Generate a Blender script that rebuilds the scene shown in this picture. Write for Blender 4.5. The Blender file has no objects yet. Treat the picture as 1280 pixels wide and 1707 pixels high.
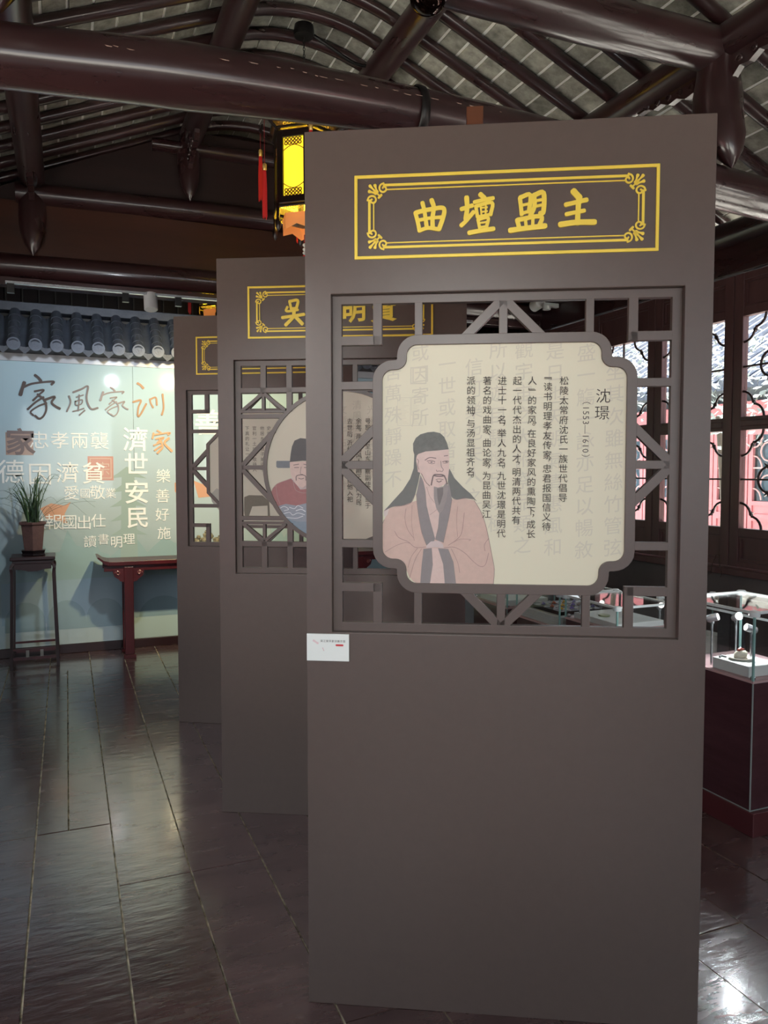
import bpy, math, random
from mathutils import Vector, Matrix
R=math.radians
rnd=random.Random(7)
C=bpy.context.scene.collection
sc=bpy.context.scene
# ---------------------------------------------------------------- camera
cam=bpy.data.cameras.new('camera'); cam.sensor_fit='HORIZONTAL'; cam.sensor_width=36; cam.lens=36; cam.clip_start=.02; cam.clip_end=200
co=bpy.data.objects.new('camera',cam); C.objects.link(co)
co.location=(0,0,1.4965); co.rotation_euler=(R(90-3.0),0,R(-22.45)); sc.camera=co
# ---------------------------------------------------------------- exposure and world
sc.view_settings.view_transform='Standard'; sc.view_settings.look='None'; sc.view_settings.gamma=1
sc.view_settings.use_curve_mapping=False; sc.view_settings.exposure=0.97
sc.cycles.max_bounces=8; sc.cycles.diffuse_bounces=4; sc.cycles.glossy_bounces=4; sc.cycles.transmission_bounces=6; sc.cycles.transparent_max_bounces=16
sc.cycles.caustics_reflective=False; sc.cycles.caustics_refractive=False; sc.cycles.sample_clamp_indirect=6
sc.cycles.use_denoising=True
w=bpy.data.worlds.new('overcast_sky'); sc.world=w; w.use_nodes=True
bg=w.node_tree.nodes['Background']; bg.inputs[0].default_value=(.86,.93,1,1); bg.inputs[1].default_value=1.5
# ---------------------------------------------------------------- lights
def lamp(name,kind,loc,energy,col,target=None,size=.1,spot=60,blend=.5,sy=None):
    l=bpy.data.lights.new(name,kind); l.energy=energy; l.color=col
    if kind=='SPOT': l.spot_size=R(spot); l.spot_blend=blend; l.shadow_soft_size=size
    elif kind=='AREA': l.shape='RECTANGLE'; l.size=size; l.size_y=sy or size
    else: l.shadow_soft_size=size
    o=bpy.data.objects.new(name,l); C.objects.link(o); o.location=loc
    if target is not None: o.rotation_euler=(Vector(target)-Vector(loc)).to_track_quat('-Z','Y').to_euler()
    return o
COOL=(.86,.93,1); WARM=(1,.80,.42)
lamp('mural_spot_warm','SPOT',(1.06,4.79,2.49),115,WARM,(1.15,6.8,1.5),.045,80,.7)
lamp('mural_spot_cool','SPOT',(.47,4.79,2.47),42,COOL,(.25,6.8,1.7),.045,90,.8)
SOFT=(.97,1,.96)
sun=lamp('sun','SUN',(0,0,20),24.0,(1,.97,.93)); sun.data.angle=R(12); sun.rotation_euler=(R(-16),R(4),0)
lamp('screen_fill_spot','SPOT',(-.55,-.9,2.3),86,SOFT,(.92,1.85,1.28),.12,38,1)  # three unseen fill spots, added to brighten the middle of the screens
lamp('screen_fill_spot','SPOT',(-1.0,.5,2.4),60,SOFT,(.75,3.2,1.35),.12,34,1)
lamp('screen_fill_spot','SPOT',(-1.1,1.9,2.4),46,SOFT,(.7,4.6,1.4),.12,30,1)
# ---------------------------------------------------------------- materials
def s2l(c): c/=255; return c/12.92 if c<=.04045 else ((c+.055)/1.055)**2.4
def rgb(t): return tuple(s2l(x) for x in t)+(1,)
_M={}
def mat(name,col,rough=.5,metal=0,var=0,vscale=6,bump=0,bscale=40,stretch=(1,1,1),spec=.5,rand=0,emit=None,col2=None,rvar=0,coord='Object',coat=0):
    if name in _M: return _M[name]
    m=bpy.data.materials.new(name); m.use_nodes=True; nt=m.node_tree; N=nt.nodes; L=nt.links
    b=N['Principled BSDF']; c=rgb(col)
    b.inputs['Base Color'].default_value=c; b.inputs['Roughness'].default_value=rough; b.inputs['Metallic'].default_value=metal
    b.inputs['Specular IOR Level'].default_value=spec
    if coat: b.inputs['Coat Weight'].default_value=coat; b.inputs['Coat Roughness'].default_value=.12
    if emit: b.inputs['Emission Color'].default_value=rgb(emit[0]); b.inputs['Emission Strength'].default_value=emit[1]
    if var or bump or rvar or rand:
        tc=N.new('ShaderNodeTexCoord'); mp=N.new('ShaderNodeMapping'); mp.inputs['Scale'].default_value=stretch
        L.new(tc.outputs[coord],mp.inputs[0])
        if rand:
            oi=N.new('ShaderNodeObjectInfo'); cm=N.new('ShaderNodeCombineXYZ'); ml=N.new('ShaderNodeMath'); ml.operation='MULTIPLY'; ml.inputs[1].default_value=37
            L.new(oi.outputs['Random'],ml.inputs[0]); 
            for i in range(3): L.new(ml.outputs[0],cm.inputs[i])
            L.new(cm.outputs[0],mp.inputs['Location'])
    last=None
    if var:
        n=N.new('ShaderNodeTexNoise'); n.inputs['Scale'].default_value=vscale; n.inputs['Detail'].default_value=6; n.inputs['Roughness'].default_value=.65
        L.new(mp.outputs[0],n.inputs['Vector'])
        r=N.new('ShaderNodeValToRGB'); r.color_ramp.elements[0].position=.3; r.color_ramp.elements[1].position=.7
        d=rgb(col2) if col2 else tuple(x*(1-var) for x in c[:3])+(1,)
        u=c if col2 else tuple(min(1,x*(1+var)) for x in c[:3])+(1,)
        r.color_ramp.elements[0].color=d; r.color_ramp.elements[1].color=u
        L.new(n.outputs['Fac'],r.inputs[0]); last=r.outputs[0]
    if rand:
        hv=N.new('ShaderNodeHueSaturation'); mr=N.new('ShaderNodeMapRange'); mr.inputs['To Min'].default_value=1-rand; mr.inputs['To Max'].default_value=1+rand
        L.new(oi.outputs['Random'],mr.inputs[0]); L.new(mr.outputs[0],hv.inputs['Value'])
        if last: L.new(last,hv.inputs['Color'])
        else: hv.inputs['Color'].default_value=c
        last=hv.outputs[0]
    if last: L.new(last,b.inputs['Base Color'])
    if rvar:
        n=N.new('ShaderNodeTexNoise'); n.inputs['Scale'].default_value=vscale*1.7; n.inputs['Detail'].default_value=5
        L.new(mp.outputs[0],n.inputs['Vector']); mr=N.new('ShaderNodeMapRange'); mr.inputs['From Min'].default_value=.3; mr.inputs['From Max'].default_value=.7
        mr.inputs['To Min'].default_value=rough-rvar; mr.inputs['To Max'].default_value=rough+rvar
        L.new(n.outputs['Fac'],mr.inputs[0]); L.new(mr.outputs[0],b.inputs['Roughness'])
    if bump:
        n=N.new('ShaderNodeTexNoise'); n.inputs['Scale'].default_value=bscale; n.inputs['Detail'].default_value=4
        L.new(mp.outputs[0],n.inputs['Vector']); bp=N.new('ShaderNodeBump'); bp.inputs['Strength'].default_value=bump; bp.inputs['Distance'].default_value=.01
        L.new(n.outputs['Fac'],bp.inputs['Height']); L.new(bp.outputs[0],b.inputs['Normal'])
    _M[name]=m; return m
def glass(name,tint=(1,1,1),rough=0.0,edge=.0):
    if name in _M: return _M[name]
    m=bpy.data.materials.new(name); m.use_nodes=True; nt=m.node_tree; N=nt.nodes; L=nt.links; N.remove(N['Principled BSDF'])
    t=N.new('ShaderNodeBsdfTransparent'); t.inputs[0].default_value=tint+(1,); g=N.new('ShaderNodeBsdfGlossy'); g.inputs['Roughness'].default_value=rough
    f=N.new('ShaderNodeLayerWeight'); pw=N.new('ShaderNodeMath'); pw.operation='POWER'; pw.inputs[1].default_value=4; L.new(f.outputs['Facing'],pw.inputs[0])
    ma=N.new('ShaderNodeMath'); ma.operation='MULTIPLY_ADD'; ma.inputs[1].default_value=.7; ma.inputs[2].default_value=.04; L.new(pw.outputs[0],ma.inputs[0])
    mx=N.new('ShaderNodeMixShader'); L.new(ma.outputs[0],mx.inputs[0]); L.new(t.outputs[0],mx.inputs[1]); L.new(g.outputs[0],mx.inputs[2])
    L.new(mx.outputs[0],N['Material Output'].inputs[0]); _M[name]=m; return m
PAINT=mat('screen_paint',(97,84,79),.38,var=.04,vscale=30,bump=.03,bscale=400)
LACQ=mat('maroon_lacquer',(50,29,30),.31,coat=.6,var=.18,vscale=5,bump=.04,bscale=18,stretch=(1,.25,1),rvar=.06)
LACQX=mat('maroon_lacquer_beam',(50,29,30),.31,coat=.6,var=.18,vscale=5,bump=.04,bscale=18,stretch=(.25,1,1),rvar=.07)
DARKW=mat('dark_board',(38,20,18),.5,var=.3,vscale=4,stretch=(.2,1,3))
WINW=mat('window_wood',(92,62,62),.38,var=.2,vscale=8,bump=.1,bscale=30,stretch=(1,1,.2))
DADO=mat('dado_board',(92,82,82),.5,var=.15,vscale=3)
BRICK=mat('roof_brick',(152,150,140),.85,var=.5,vscale=11,rand=.22,bump=.3,bscale=30)
MORT=mat('mortar',(250,250,246),.8)
GOLD=mat('gold_paint',(255,226,88),.4,metal=.05)
CARD=mat('card_cream',(222,216,192),.5)
INK=mat('ink',(58,48,44),.6); FAINT=mat('faint_ink',(210,204,186),.6)
FLOOR=mat('floor_board',(98,74,72),.23,coat=.8,var=1,col2=(70,49,49),vscale=7,stretch=(.5,1.6,1),rvar=.08,bump=.28,bscale=18,rand=.18,spec=1.0)
DUST=mat('seam_dust',(232,222,190),.9,var=1,col2=(60,46,40),vscale=14)
WHITE=mat('white_paint',(232,234,230),.45); STEEL=mat('brushed_steel',(205,208,210),.25,metal=.9)
BLACKM=mat('black_metal',(22,20,20),.4,metal=.3); TILE=mat('grey_tile',(72,78,90),.5,var=.2,vscale=12,rand=.08,bump=.2,bscale=60)
GLASS=glass('clear_glass'); GREEN=mat('glass_edge',(190,225,218),.15,metal=0,emit=None)
ROSE=mat('rosewood',(72,22,28),.3,var=.3,vscale=6,stretch=(1,1,.3),bump=.05,bscale=30); ROSED=mat('rosewood_dark',(44,22,24),.32,var=.3,vscale=6)
# ---------------------------------------------------------------- mesh helpers
class MB:
    def __init__(s): s.v=[]; s.f=[]
    def add(s,vs,fs):
        o=len(s.v); s.v+=[tuple(v) for v in vs]; s.f+=[tuple(o+i for i in f) for f in fs]; return s
    def box(s,x0,x1,y0,y1,z0,z1,M=None):
        vs=[(x,y,z) for x in (x0,x1) for y in (y0,y1) for z in (z0,z1)]
        if M is not None: vs=[M@Vector(v) for v in vs]
        return s.add(vs,[(0,1,3,2),(4,6,7,5),(0,4,5,1),(2,3,7,6),(0,2,6,4),(1,5,7,3)])
    def tube(s,pts,r,n=10,cap=True,flat=1):
        P=[Vector(p) for p in pts]; m=len(P); rs=r if isinstance(r,(list,tuple)) else [r]*m; vs=[]; a=None
        for i,p in enumerate(P):
            t=(P[min(i+1,m-1)]-P[max(i-1,0)]).normalized()
            if a is None: a=t.orthogonal().normalized() if abs(t.z)>.9 else Vector((0,0,1)).cross(t).normalized()
            a=(a-t*a.dot(t)).normalized(); b=t.cross(a)
            for k in range(n):
                q=2*math.pi*k/n; vs.append(p+a*(math.cos(q)*rs[i])+b*(math.sin(q)*rs[i]*flat))
        fs=[(i*n+k,i*n+(k+1)%n,(i+1)*n+(k+1)%n,(i+1)*n+k) for i in range(m-1) for k in range(n)]
        if cap: fs+=[tuple(range(n-1,-1,-1)),tuple((m-1)*n+k for k in range(n))]
        return s.add(vs,fs)
    def lathe(s,prof,c=(0,0,0),n=16,a0=0,M=None):
        vs=[(c[0]+r*math.cos(a0+2*math.pi*k/n),c[1]+r*math.sin(a0+2*math.pi*k/n),c[2]+z) for r,z in prof for k in range(n)]
        if M is not None: vs=[M@Vector(v) for v in vs]
        m=len(prof); fs=[(i*n+k,i*n+(k+1)%n,(i+1)*n+(k+1)%n,(i+1)*n+k) for i in range(m-1) for k in range(n)]
        return s.add(vs,fs+[tuple(range(n-1,-1,-1)),tuple((m-1)*n+k for k in range(n))])
    def prism(s,poly,y0,y1,ax='y'):
        n=len(poly); g={'y':lambda p,d:(p[0],d,p[1]),'x':lambda p,d:(d,p[0],p[1]),'z':lambda p,d:(p[0],p[1],d)}[ax]
        vs=[g(p,y0) for p in poly]+[g(p,y1) for p in poly]
        return s.add(vs,[tuple(range(n)),tuple(range(2*n-1,n-1,-1))]+[(i,n+i,n+(i+1)%n,(i+1)%n) for i in range(n)])
    def ring(s,o,i,y0,y1):
        n=len(o); vs=[(p[0],y,p[1]) for y in (y0,y1) for q in (o,i) for p in q]
        fs=[]
        for k in range(n):
            j=(k+1)%n; fs+=[(k,j,n+j,n+k),(2*n+k,3*n+k,3*n+j,2*n+j),(k,2*n+k,2*n+j,j),(n+k,n+j,3*n+j,3*n+k)]
        return s.add(vs,fs)
    def flat(s,poly,y):
        y-=len(s.f)*.00002
        return s.add([(p[0],y,p[1]) for p in poly],[tuple(range(len(poly)))])
    def bar(s,a,b,w,y0,y1):
        d=Vector((b[0]-a[0],b[1]-a[1])).normalized(); n=Vector((-d.y,d.x))*(w/2)
        return s.prism([(a[0]-n.x,a[1]-n.y),(b[0]-n.x,b[1]-n.y),(b[0]+n.x,b[1]+n.y),(a[0]+n.x,a[1]+n.y)],y0,y1)
    def ribbon(s,pts,w,y0,y1,taper=.25):
        P=smooth(pts) if len(pts)>2 else [Vector(pts[0]).lerp(Vector(pts[1]),t/4) for t in range(5)]
        m=len(P); L=[];Rr=[]
        for i,p in enumerate(P):
            t=(P[min(i+1,m-1)]-P[max(i-1,0)])
            if t.length<1e-9: t=Vector((1,0))
            t.normalize(); f=i/(m-1); h=w/2*(1-taper*math.sin(math.pi*f)); n=Vector((-t.y,t.x))
            if i==0:
                for q in (60,30): L.append(p-t*(h*math.sin(R(q)))+n*h*math.cos(R(q))); Rr.append(p-t*(h*math.sin(R(q)))-n*h*math.cos(R(q)))
            L.append(p+n*h); Rr.append(p-n*h)
            if i==m-1:
                for q in (30,60): L.append(p+t*(h*math.sin(R(q)))+n*h*math.cos(R(q))); Rr.append(p+t*(h*math.sin(R(q)))-n*h*math.cos(R(q)))
        k=len(L)
        if y0==y1:
            y1=y0-(len(s.f)//8)*.000004
            return s.add([(p.x,y1,p.y) for p in L+Rr],[(i,i+1,k+i+1,k+i) for i in range(k-1)])
        vs=[(p.x,y1,p.y) for p in L+Rr]+[(p.x,y0,p.y) for p in L+Rr]
        fs=[(i,i+1,k+i+1,k+i) for i in range(k-1)]
        for i in range(k-1): fs+=[(i,2*k+i,2*k+i+1,i+1),(k+i,k+i+1,3*k+i+1,3*k+i)]
        fs+=[(0,k,3*k,2*k),(k-1,3*k-1,4*k-1,2*k-1)]
        return s.add(vs,fs)
    def text(s,st,x,z,size,y,off=0,rot=0,skew=0,vert=False,pitch=1):
        # st horizontally from x (centre of the first glyph), or downwards if vert
        for i,ch in enumerate(st):
            if ch==' ': continue
            vs,fs=glyph(ch,off); cx,cz=(x,z-i*size*pitch) if vert else (x+i*size*pitch,z)
            if vert and ch in '，。、': cx+=size*.5; cz+=size*.5
            rr=rot-(90 if (vert and ch in '『』（）—') else 0)
            ca,sa=math.cos(R(rr)),math.sin(R(rr))
            out=[]
            for a,b in vs:
                a=(a-.49)*size; b=(b-.37)*size; b+=skew*a
                out.append((cx+a*ca-b*sa,y,cz+a*sa+b*ca))
            s.add(out,fs)
        return s
    def build(s,name,m,parent=None,loc=None,smooth=0,bevel=0,rot=None):
        me=bpy.data.meshes.new(name); me.from_pydata(s.v,[],s.f); me.materials.append(m); me.validate(); me.update()
        if smooth:
            for p in me.polygons: p.use_smooth=True
            me.set_sharp_from_angle(angle=R(smooth))
        return link(name,me,parent,loc,rot,bevel)
def link(name,me,parent=None,loc=None,rot=None,bevel=0):
    o=bpy.data.objects.new(name,me); C.objects.link(o)
    if parent is not None: o.parent=parent
    if loc is not None: o.location=loc
    if rot is not None: o.rotation_euler=rot
    if bevel:
        b=o.modifiers.new('bevel','BEVEL'); b.width=bevel; b.segments=2; b.limit_method='ANGLE'; b.angle_limit=R(40)
    return o
def smooth(pts,k=5):
    P=[Vector(p) for p in pts]; P=[P[0]*2-P[1]]+P+[P[-1]*2-P[-2]]; out=[]
    for i in range(1,len(P)-2):
        a,b,c,d=P[i-1:i+3]
        for j in range(k):
            t=j/k; out.append(.5*((2*b)+(c-a)*t+(2*a-5*b+4*c-d)*t*t+(3*b-a-3*c+d)*t**3))
    return out+[P[-2]]
_G={}
def glyph(ch,off=0):
    k=(ch,off)
    if k in _G: return _G[k]
    cu=bpy.data.curves.new('g','FONT'); cu.body=ch; cu.size=1; cu.resolution_u=2; cu.offset=off
    o=bpy.data.objects.new('g',cu); C.objects.link(o); bpy.context.view_layer.update()
    me=bpy.data.meshes.new_from_object(o.evaluated_get(bpy.context.evaluated_depsgraph_get()))
    _G[k]=([(v.co.x,v.co.y) for v in me.vertices],[tuple(p.vertices) for p in me.polygons])
    bpy.data.objects.remove(o); bpy.data.curves.remove(cu); bpy.data.meshes.remove(me); return _G[k]
def thing(name,label,cat,loc=(0,0,0),rz=0,group=None):
    o=bpy.data.objects.new(name,None); o.empty_display_size=.1; C.objects.link(o); o.location=loc; o.rotation_euler=(0,0,rz); return tag(o,label,cat,group)
def tag(o,label,cat,group=None):
    o['label']=label; o['category']=cat
    if group: o['group']=group
    return o
def struct(o,label=None):
    o['kind']='structure'
    if label: o['label']=label
    return o
def copytree(o,parent=None):
    c=o.copy(); C.objects.link(c)
    if parent is not None: c.parent=parent
    for ch in list(o.children): copytree(ch,c)
    return c
D={"QU":[[[[0.297,2.1766],[0.3029,2.1536],[0.3078,2.1307]],0.0092],[[[0.2987,2.1772],[0.3126,2.1808],[0.3333,2.1842],[0.365,2.1878],[0.3726,2.1801],[0.3685,2.1599],[0.359,2.1331]],0.0099],[[[0.3078,2.1307],[0.33,2.1368],[0.3576,2.1325]],0.0085],[[[0.3153,2.2017],[0.3209,2.1785],[0.3265,2.1393]],0.0092],[[[0.3394,2.2077],[0.345,2.1895],[0.342,2.1642],[0.3421,2.1388]],0.0099],[[[0.3074,2.1579],[0.3334,2.1618],[0.3651,2.1634]],0.0077]],
"TAN":[[[[0.4178,2.1826],[0.4447,2.1904]],0.0092],[[[0.4306,2.2111],[0.4321,2.1848],[0.4289,2.1579]],0.0106],[[[0.4173,2.1407],[0.4296,2.1518],[0.4483,2.1735]],0.0092],[[[0.4667,2.2179],[0.4756,2.2095]],0.0106],[[[0.4515,2.1989],[0.477,2.2047],[0.4987,2.2073]],0.0085],[[[0.4546,2.1887],[0.4589,2.1616]],0.0077],[[[0.458,2.1893],[0.4961,2.196],[0.4929,2.1659]],0.0085],[[[0.4603,2.1609],[0.4902,2.166]],0.0063],[[[0.4676,2.1863],[0.4691,2.1667]],0.0042],[[[0.4805,2.1878],[0.48,2.167]],0.0042],[[[0.4676,2.1829],[0.4839,2.1847]],0.0035],[[[0.4684,2.1728],[0.484,2.1749]],0.0035],[[[0.4603,2.1542],[0.4645,2.1338]],0.007],[[[0.461,2.1542],[0.4862,2.158],[0.4829,2.1359]],0.0077],[[[0.4645,2.1446],[0.4822,2.1467]],0.0042],[[[0.4638,2.1338],[0.4829,2.1359]],0.0049],[[[0.4383,2.1205],[0.4707,2.1255],[0.5,2.1286]],0.0099]],
"MENG":[[[[0.5682,2.2053],[0.5732,2.1638]],0.0089],[[[0.5697,2.2068],[0.5942,2.212],[0.5916,2.1693]],0.0097],[[[0.5737,2.1868],[0.5914,2.19]],0.0064],[[[0.5739,2.1661],[0.5916,2.1709]],0.0072],[[[0.6042,2.2093],[0.6053,2.1826],[0.5947,2.1585]],0.0097],[[[0.6042,2.2109],[0.6279,2.2161],[0.6284,2.1696],[0.6208,2.1645]],0.0105],[[[0.6066,2.1963],[0.625,2.1994]],0.0064],[[[0.6068,2.1825],[0.6251,2.1857]],0.0064],[[[0.5617,2.1489],[0.5673,2.1272]],0.0097],[[[0.5633,2.1496],[0.6216,2.1568],[0.6173,2.131]],0.0097],[[[0.5825,2.1505],[0.585,2.1282]],0.0072],[[[0.6017,2.1529],[0.6012,2.1308]],0.0072],[[[0.5442,2.1234],[0.582,2.1275],[0.6326,2.132]],0.0113]],
"ZHU":[[[[0.7047,2.2171],[0.7186,2.2014]],0.0137],[[[0.6854,2.1844],[0.7112,2.1895],[0.7368,2.1947]],0.0097],[[[0.7172,2.1939],[0.716,2.1635],[0.7149,2.137]],0.0113],[[[0.6872,2.16],[0.7115,2.1644],[0.7311,2.1676]],0.0089],[[[0.6723,2.1345],[0.7118,2.1386],[0.7573,2.1378]],0.0121]],
"WU":[[[[0.3159,2.2118],[0.3222,2.1822]],0.0095],[[[0.3159,2.2132],[0.3506,2.2167],[0.3454,2.1859]],0.0102],[[[0.3223,2.1836],[0.3461,2.1859]],0.008],[[[0.3057,2.1895],[0.3027,2.1727],[0.3504,2.1774]],0.0088],[[[0.2851,2.1463],[0.3286,2.1518],[0.3762,2.1579]],0.011],[[[0.3345,2.1735],[0.33,2.1469],[0.2994,2.1157]],0.0124],[[[0.3415,2.1481],[0.3688,2.1194]],0.0132]],
"M_JIA":[[[[-0.214,2.267],[-0.192,2.251],[-0.174,2.227]],0.023],[[[-0.295,2.205],[-0.308,2.165],[-0.324,2.111]],0.0276],[[[-0.302,2.17],[-0.247,2.197],[-0.174,2.213],[-0.081,2.224],[-0.094,2.201]],0.0184],[[[-0.219,2.14],[-0.153,2.154],[-0.192,2.112],[-0.233,2.068]],0.0161],[[[-0.199,2.116],[-0.149,2.071],[-0.138,2.003],[-0.159,1.947],[-0.191,1.923],[-0.221,1.945]],0.0172],[[[-0.158,2.095],[-0.219,2.051],[-0.273,1.997]],0.0172],[[[-0.137,2.049],[-0.197,2.022],[-0.253,1.978],[-0.236,1.949]],0.0149],[[[-0.144,2.076],[-0.073,2.103],[-0.097,2.057],[-0.069,2.026],[-0.039,2.009]],0.0195]],
"M_JIA2":[[[[0.355,2.195],[0.372,2.183],[0.386,2.167]],0.0156],[[[0.295,2.152],[0.285,2.125],[0.274,2.088]],0.0187],[[[0.29,2.128],[0.331,2.147],[0.385,2.158],[0.455,2.165],[0.446,2.15]],0.0125],[[[0.352,2.108],[0.402,2.117],[0.373,2.089],[0.342,2.058]],0.0109],[[[0.367,2.091],[0.405,2.061],[0.414,2.015],[0.398,1.976],[0.374,1.96],[0.351,1.974]],0.0117],[[[0.398,2.077],[0.353,2.047],[0.312,2.01]],0.0117],[[[0.414,2.045],[0.369,2.027],[0.327,1.997],[0.341,1.977]],0.0102],[[[0.409,2.064],[0.462,2.082],[0.444,2.051],[0.465,2.03],[0.487,2.019]],0.0133]],
"M_FENG":[[[[0.034,2.111],[0.044,2.06],[0.015,1.988]],0.0138],[[[0.067,2.144],[0.129,2.172],[0.179,2.197],[0.167,2.116],[0.174,2.059],[0.202,2.012],[0.25,2.022]],0.0161],[[[0.091,2.106],[0.141,2.124]],0.0103],[[[0.08,2.07],[0.132,2.085],[0.125,2.051],[0.086,2.04],[0.08,2.07]],0.0103],[[[0.111,2.123],[0.108,2.063],[0.1,1.995]],0.0115],[[[0.062,1.989],[0.1,1.999],[0.143,2.015]],0.0115],[[[0.11,1.961],[0.15,1.999]],0.0126]],
"M_XUN":[[[[0.57,2.237],[0.592,2.224],[0.612,2.201]],0.0207],[[[0.531,2.081],[0.593,2.097],[0.572,2.037],[0.566,1.967],[0.588,1.979],[0.635,2.068]],0.0161],[[[0.666,2.109],[0.672,2.076],[0.69,2.041]],0.0149],[[[0.67,2.109],[0.714,2.125],[0.722,2.063]],0.0149],[[[0.77,2.153],[0.777,2.044],[0.762,1.982]],0.0161]],
"M_RJIA":[[[[0.723,1.846],[0.752,1.829]],0.0138],[[[0.691,1.822],[0.682,1.78]],0.0161],[[[0.694,1.81],[0.822,1.83],[0.81,1.812]],0.0149],[[[0.711,1.775],[0.775,1.788],[0.722,1.745]],0.0138],[[[0.74,1.769],[0.765,1.71],[0.721,1.656]],0.0172],[[[0.757,1.751],[0.693,1.721]],0.0138],[[[0.756,1.722],[0.698,1.679]],0.0138],[[[0.815,1.782],[0.78,1.74],[0.837,1.675]],0.0207]],
"P1":[["robe",[[0.2197,1.3844],[0.2239,1.3958],[0.2847,1.413],[0.3016,1.4187],[0.3242,1.385],[0.3467,1.357],[0.3746,1.3853],[0.3968,1.4218],[0.4246,1.4247],[0.4552,1.4193],[0.4748,1.3859],[0.4889,1.344],[0.496,1.3105],[0.5032,1.2741],[0.5104,1.2321],[0.5082,1.1932],[0.3064,1.1902],[0.2908,1.1965],[0.2794,1.2106],[0.2723,1.2275],[0.2652,1.2416],[0.2482,1.2463],[0.2283,1.2511],[0.214,1.2595],[0.2055,1.2708],[0.2032,1.2879],[0.2026,1.339],[0.2106,1.3646]]],["sleeve",[[0.2106,1.3759],[0.2089,1.3872],[0.2154,1.3986],[0.2253,1.3986],[0.2197,1.3788],[0.214,1.3731]]],["drape",[[0.2934,1.5533],[0.2913,1.5057],[0.2818,1.4776],[0.2621,1.4467],[0.2338,1.4156],[0.2112,1.3901],[0.2339,1.4009],[0.2621,1.4044],[0.2847,1.413],[0.2959,1.4355],[0.3043,1.4692],[0.3098,1.4973],[0.3013,1.5365]]],["drape",[[0.3881,1.5056],[0.4021,1.4791],[0.4244,1.4555],[0.4468,1.436],[0.4629,1.4165],[0.4524,1.4232],[0.4302,1.4248],[0.4079,1.4213],[0.3968,1.426],[0.3898,1.4358],[0.3841,1.4638],[0.3853,1.4917]]],["under",[[0.3099,1.4861],[0.3352,1.4581],[0.3576,1.4525],[0.3743,1.4554],[0.3607,1.3627],[0.3497,1.3119],[0.3355,1.3569],[0.3241,1.4131]]],["collar",[[0.2987,1.4355],[0.3057,1.4692],[0.3099,1.4889],[0.3183,1.4693],[0.324,1.4412],[0.3269,1.4047],[0.3369,1.3626],[0.3502,1.3148],[0.3469,1.3057],[0.3272,1.2962],[0.3131,1.3342],[0.3031,1.3905]]],["collar",[[0.3868,1.4694],[0.3957,1.4218],[0.3873,1.3713],[0.3727,1.3037],[0.3502,1.312],[0.358,1.343],[0.362,1.3908],[0.3745,1.4246]]],["face",[[0.3013,1.5449],[0.3237,1.5532],[0.3856,1.5586],[0.3879,1.5307],[0.3875,1.5056],[0.3848,1.4805],[0.3776,1.4638],[0.3604,1.4539],[0.3408,1.4553],[0.3239,1.4693],[0.3127,1.4875],[0.3076,1.4945],[0.3028,1.4959],[0.3014,1.5085],[0.298,1.5253],[0.2985,1.5342]]],["hat",[[0.2952,1.5351],[0.2901,1.5533],[0.2895,1.5728],[0.297,1.5881],[0.3096,1.5978],[0.3291,1.6033],[0.3459,1.6046],[0.3626,1.6009],[0.3738,1.5906],[0.3816,1.5739],[0.3862,1.5572],[0.3572,1.5542],[0.3237,1.5515],[0.3041,1.5448]]],["beard",[[0.3464,1.4567],[0.3576,1.4539],[0.3715,1.4568],[0.3813,1.4693],[0.3855,1.4526],[0.3801,1.419],[0.3718,1.3937],[0.362,1.3824],[0.3536,1.3964],[0.3465,1.4245]]],["beardcore",[[0.3548,1.4511],[0.3716,1.454],[0.3716,1.4358],[0.3647,1.4133],[0.3606,1.4049],[0.3563,1.4245]]],["knot",[[0.3258,1.2942],[0.3385,1.3068],[0.3609,1.3087],[0.3722,1.2986],[0.3736,1.289],[0.3498,1.2911],[0.3273,1.288]]],["collar",[[0.3188,1.2862],[0.3413,1.2887],[0.3443,1.2441],[0.3366,1.1906],[0.31,1.1902],[0.3139,1.2437]]],["under",[[0.3413,1.2887],[0.3582,1.288],[0.3724,1.2444],[0.3771,1.1913],[0.3366,1.1906],[0.3443,1.2441]]],["collar",[[0.3582,1.2886],[0.3862,1.2864],[0.4004,1.2504],[0.4077,1.1917],[0.3771,1.1913],[0.3724,1.2444]]]],
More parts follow.
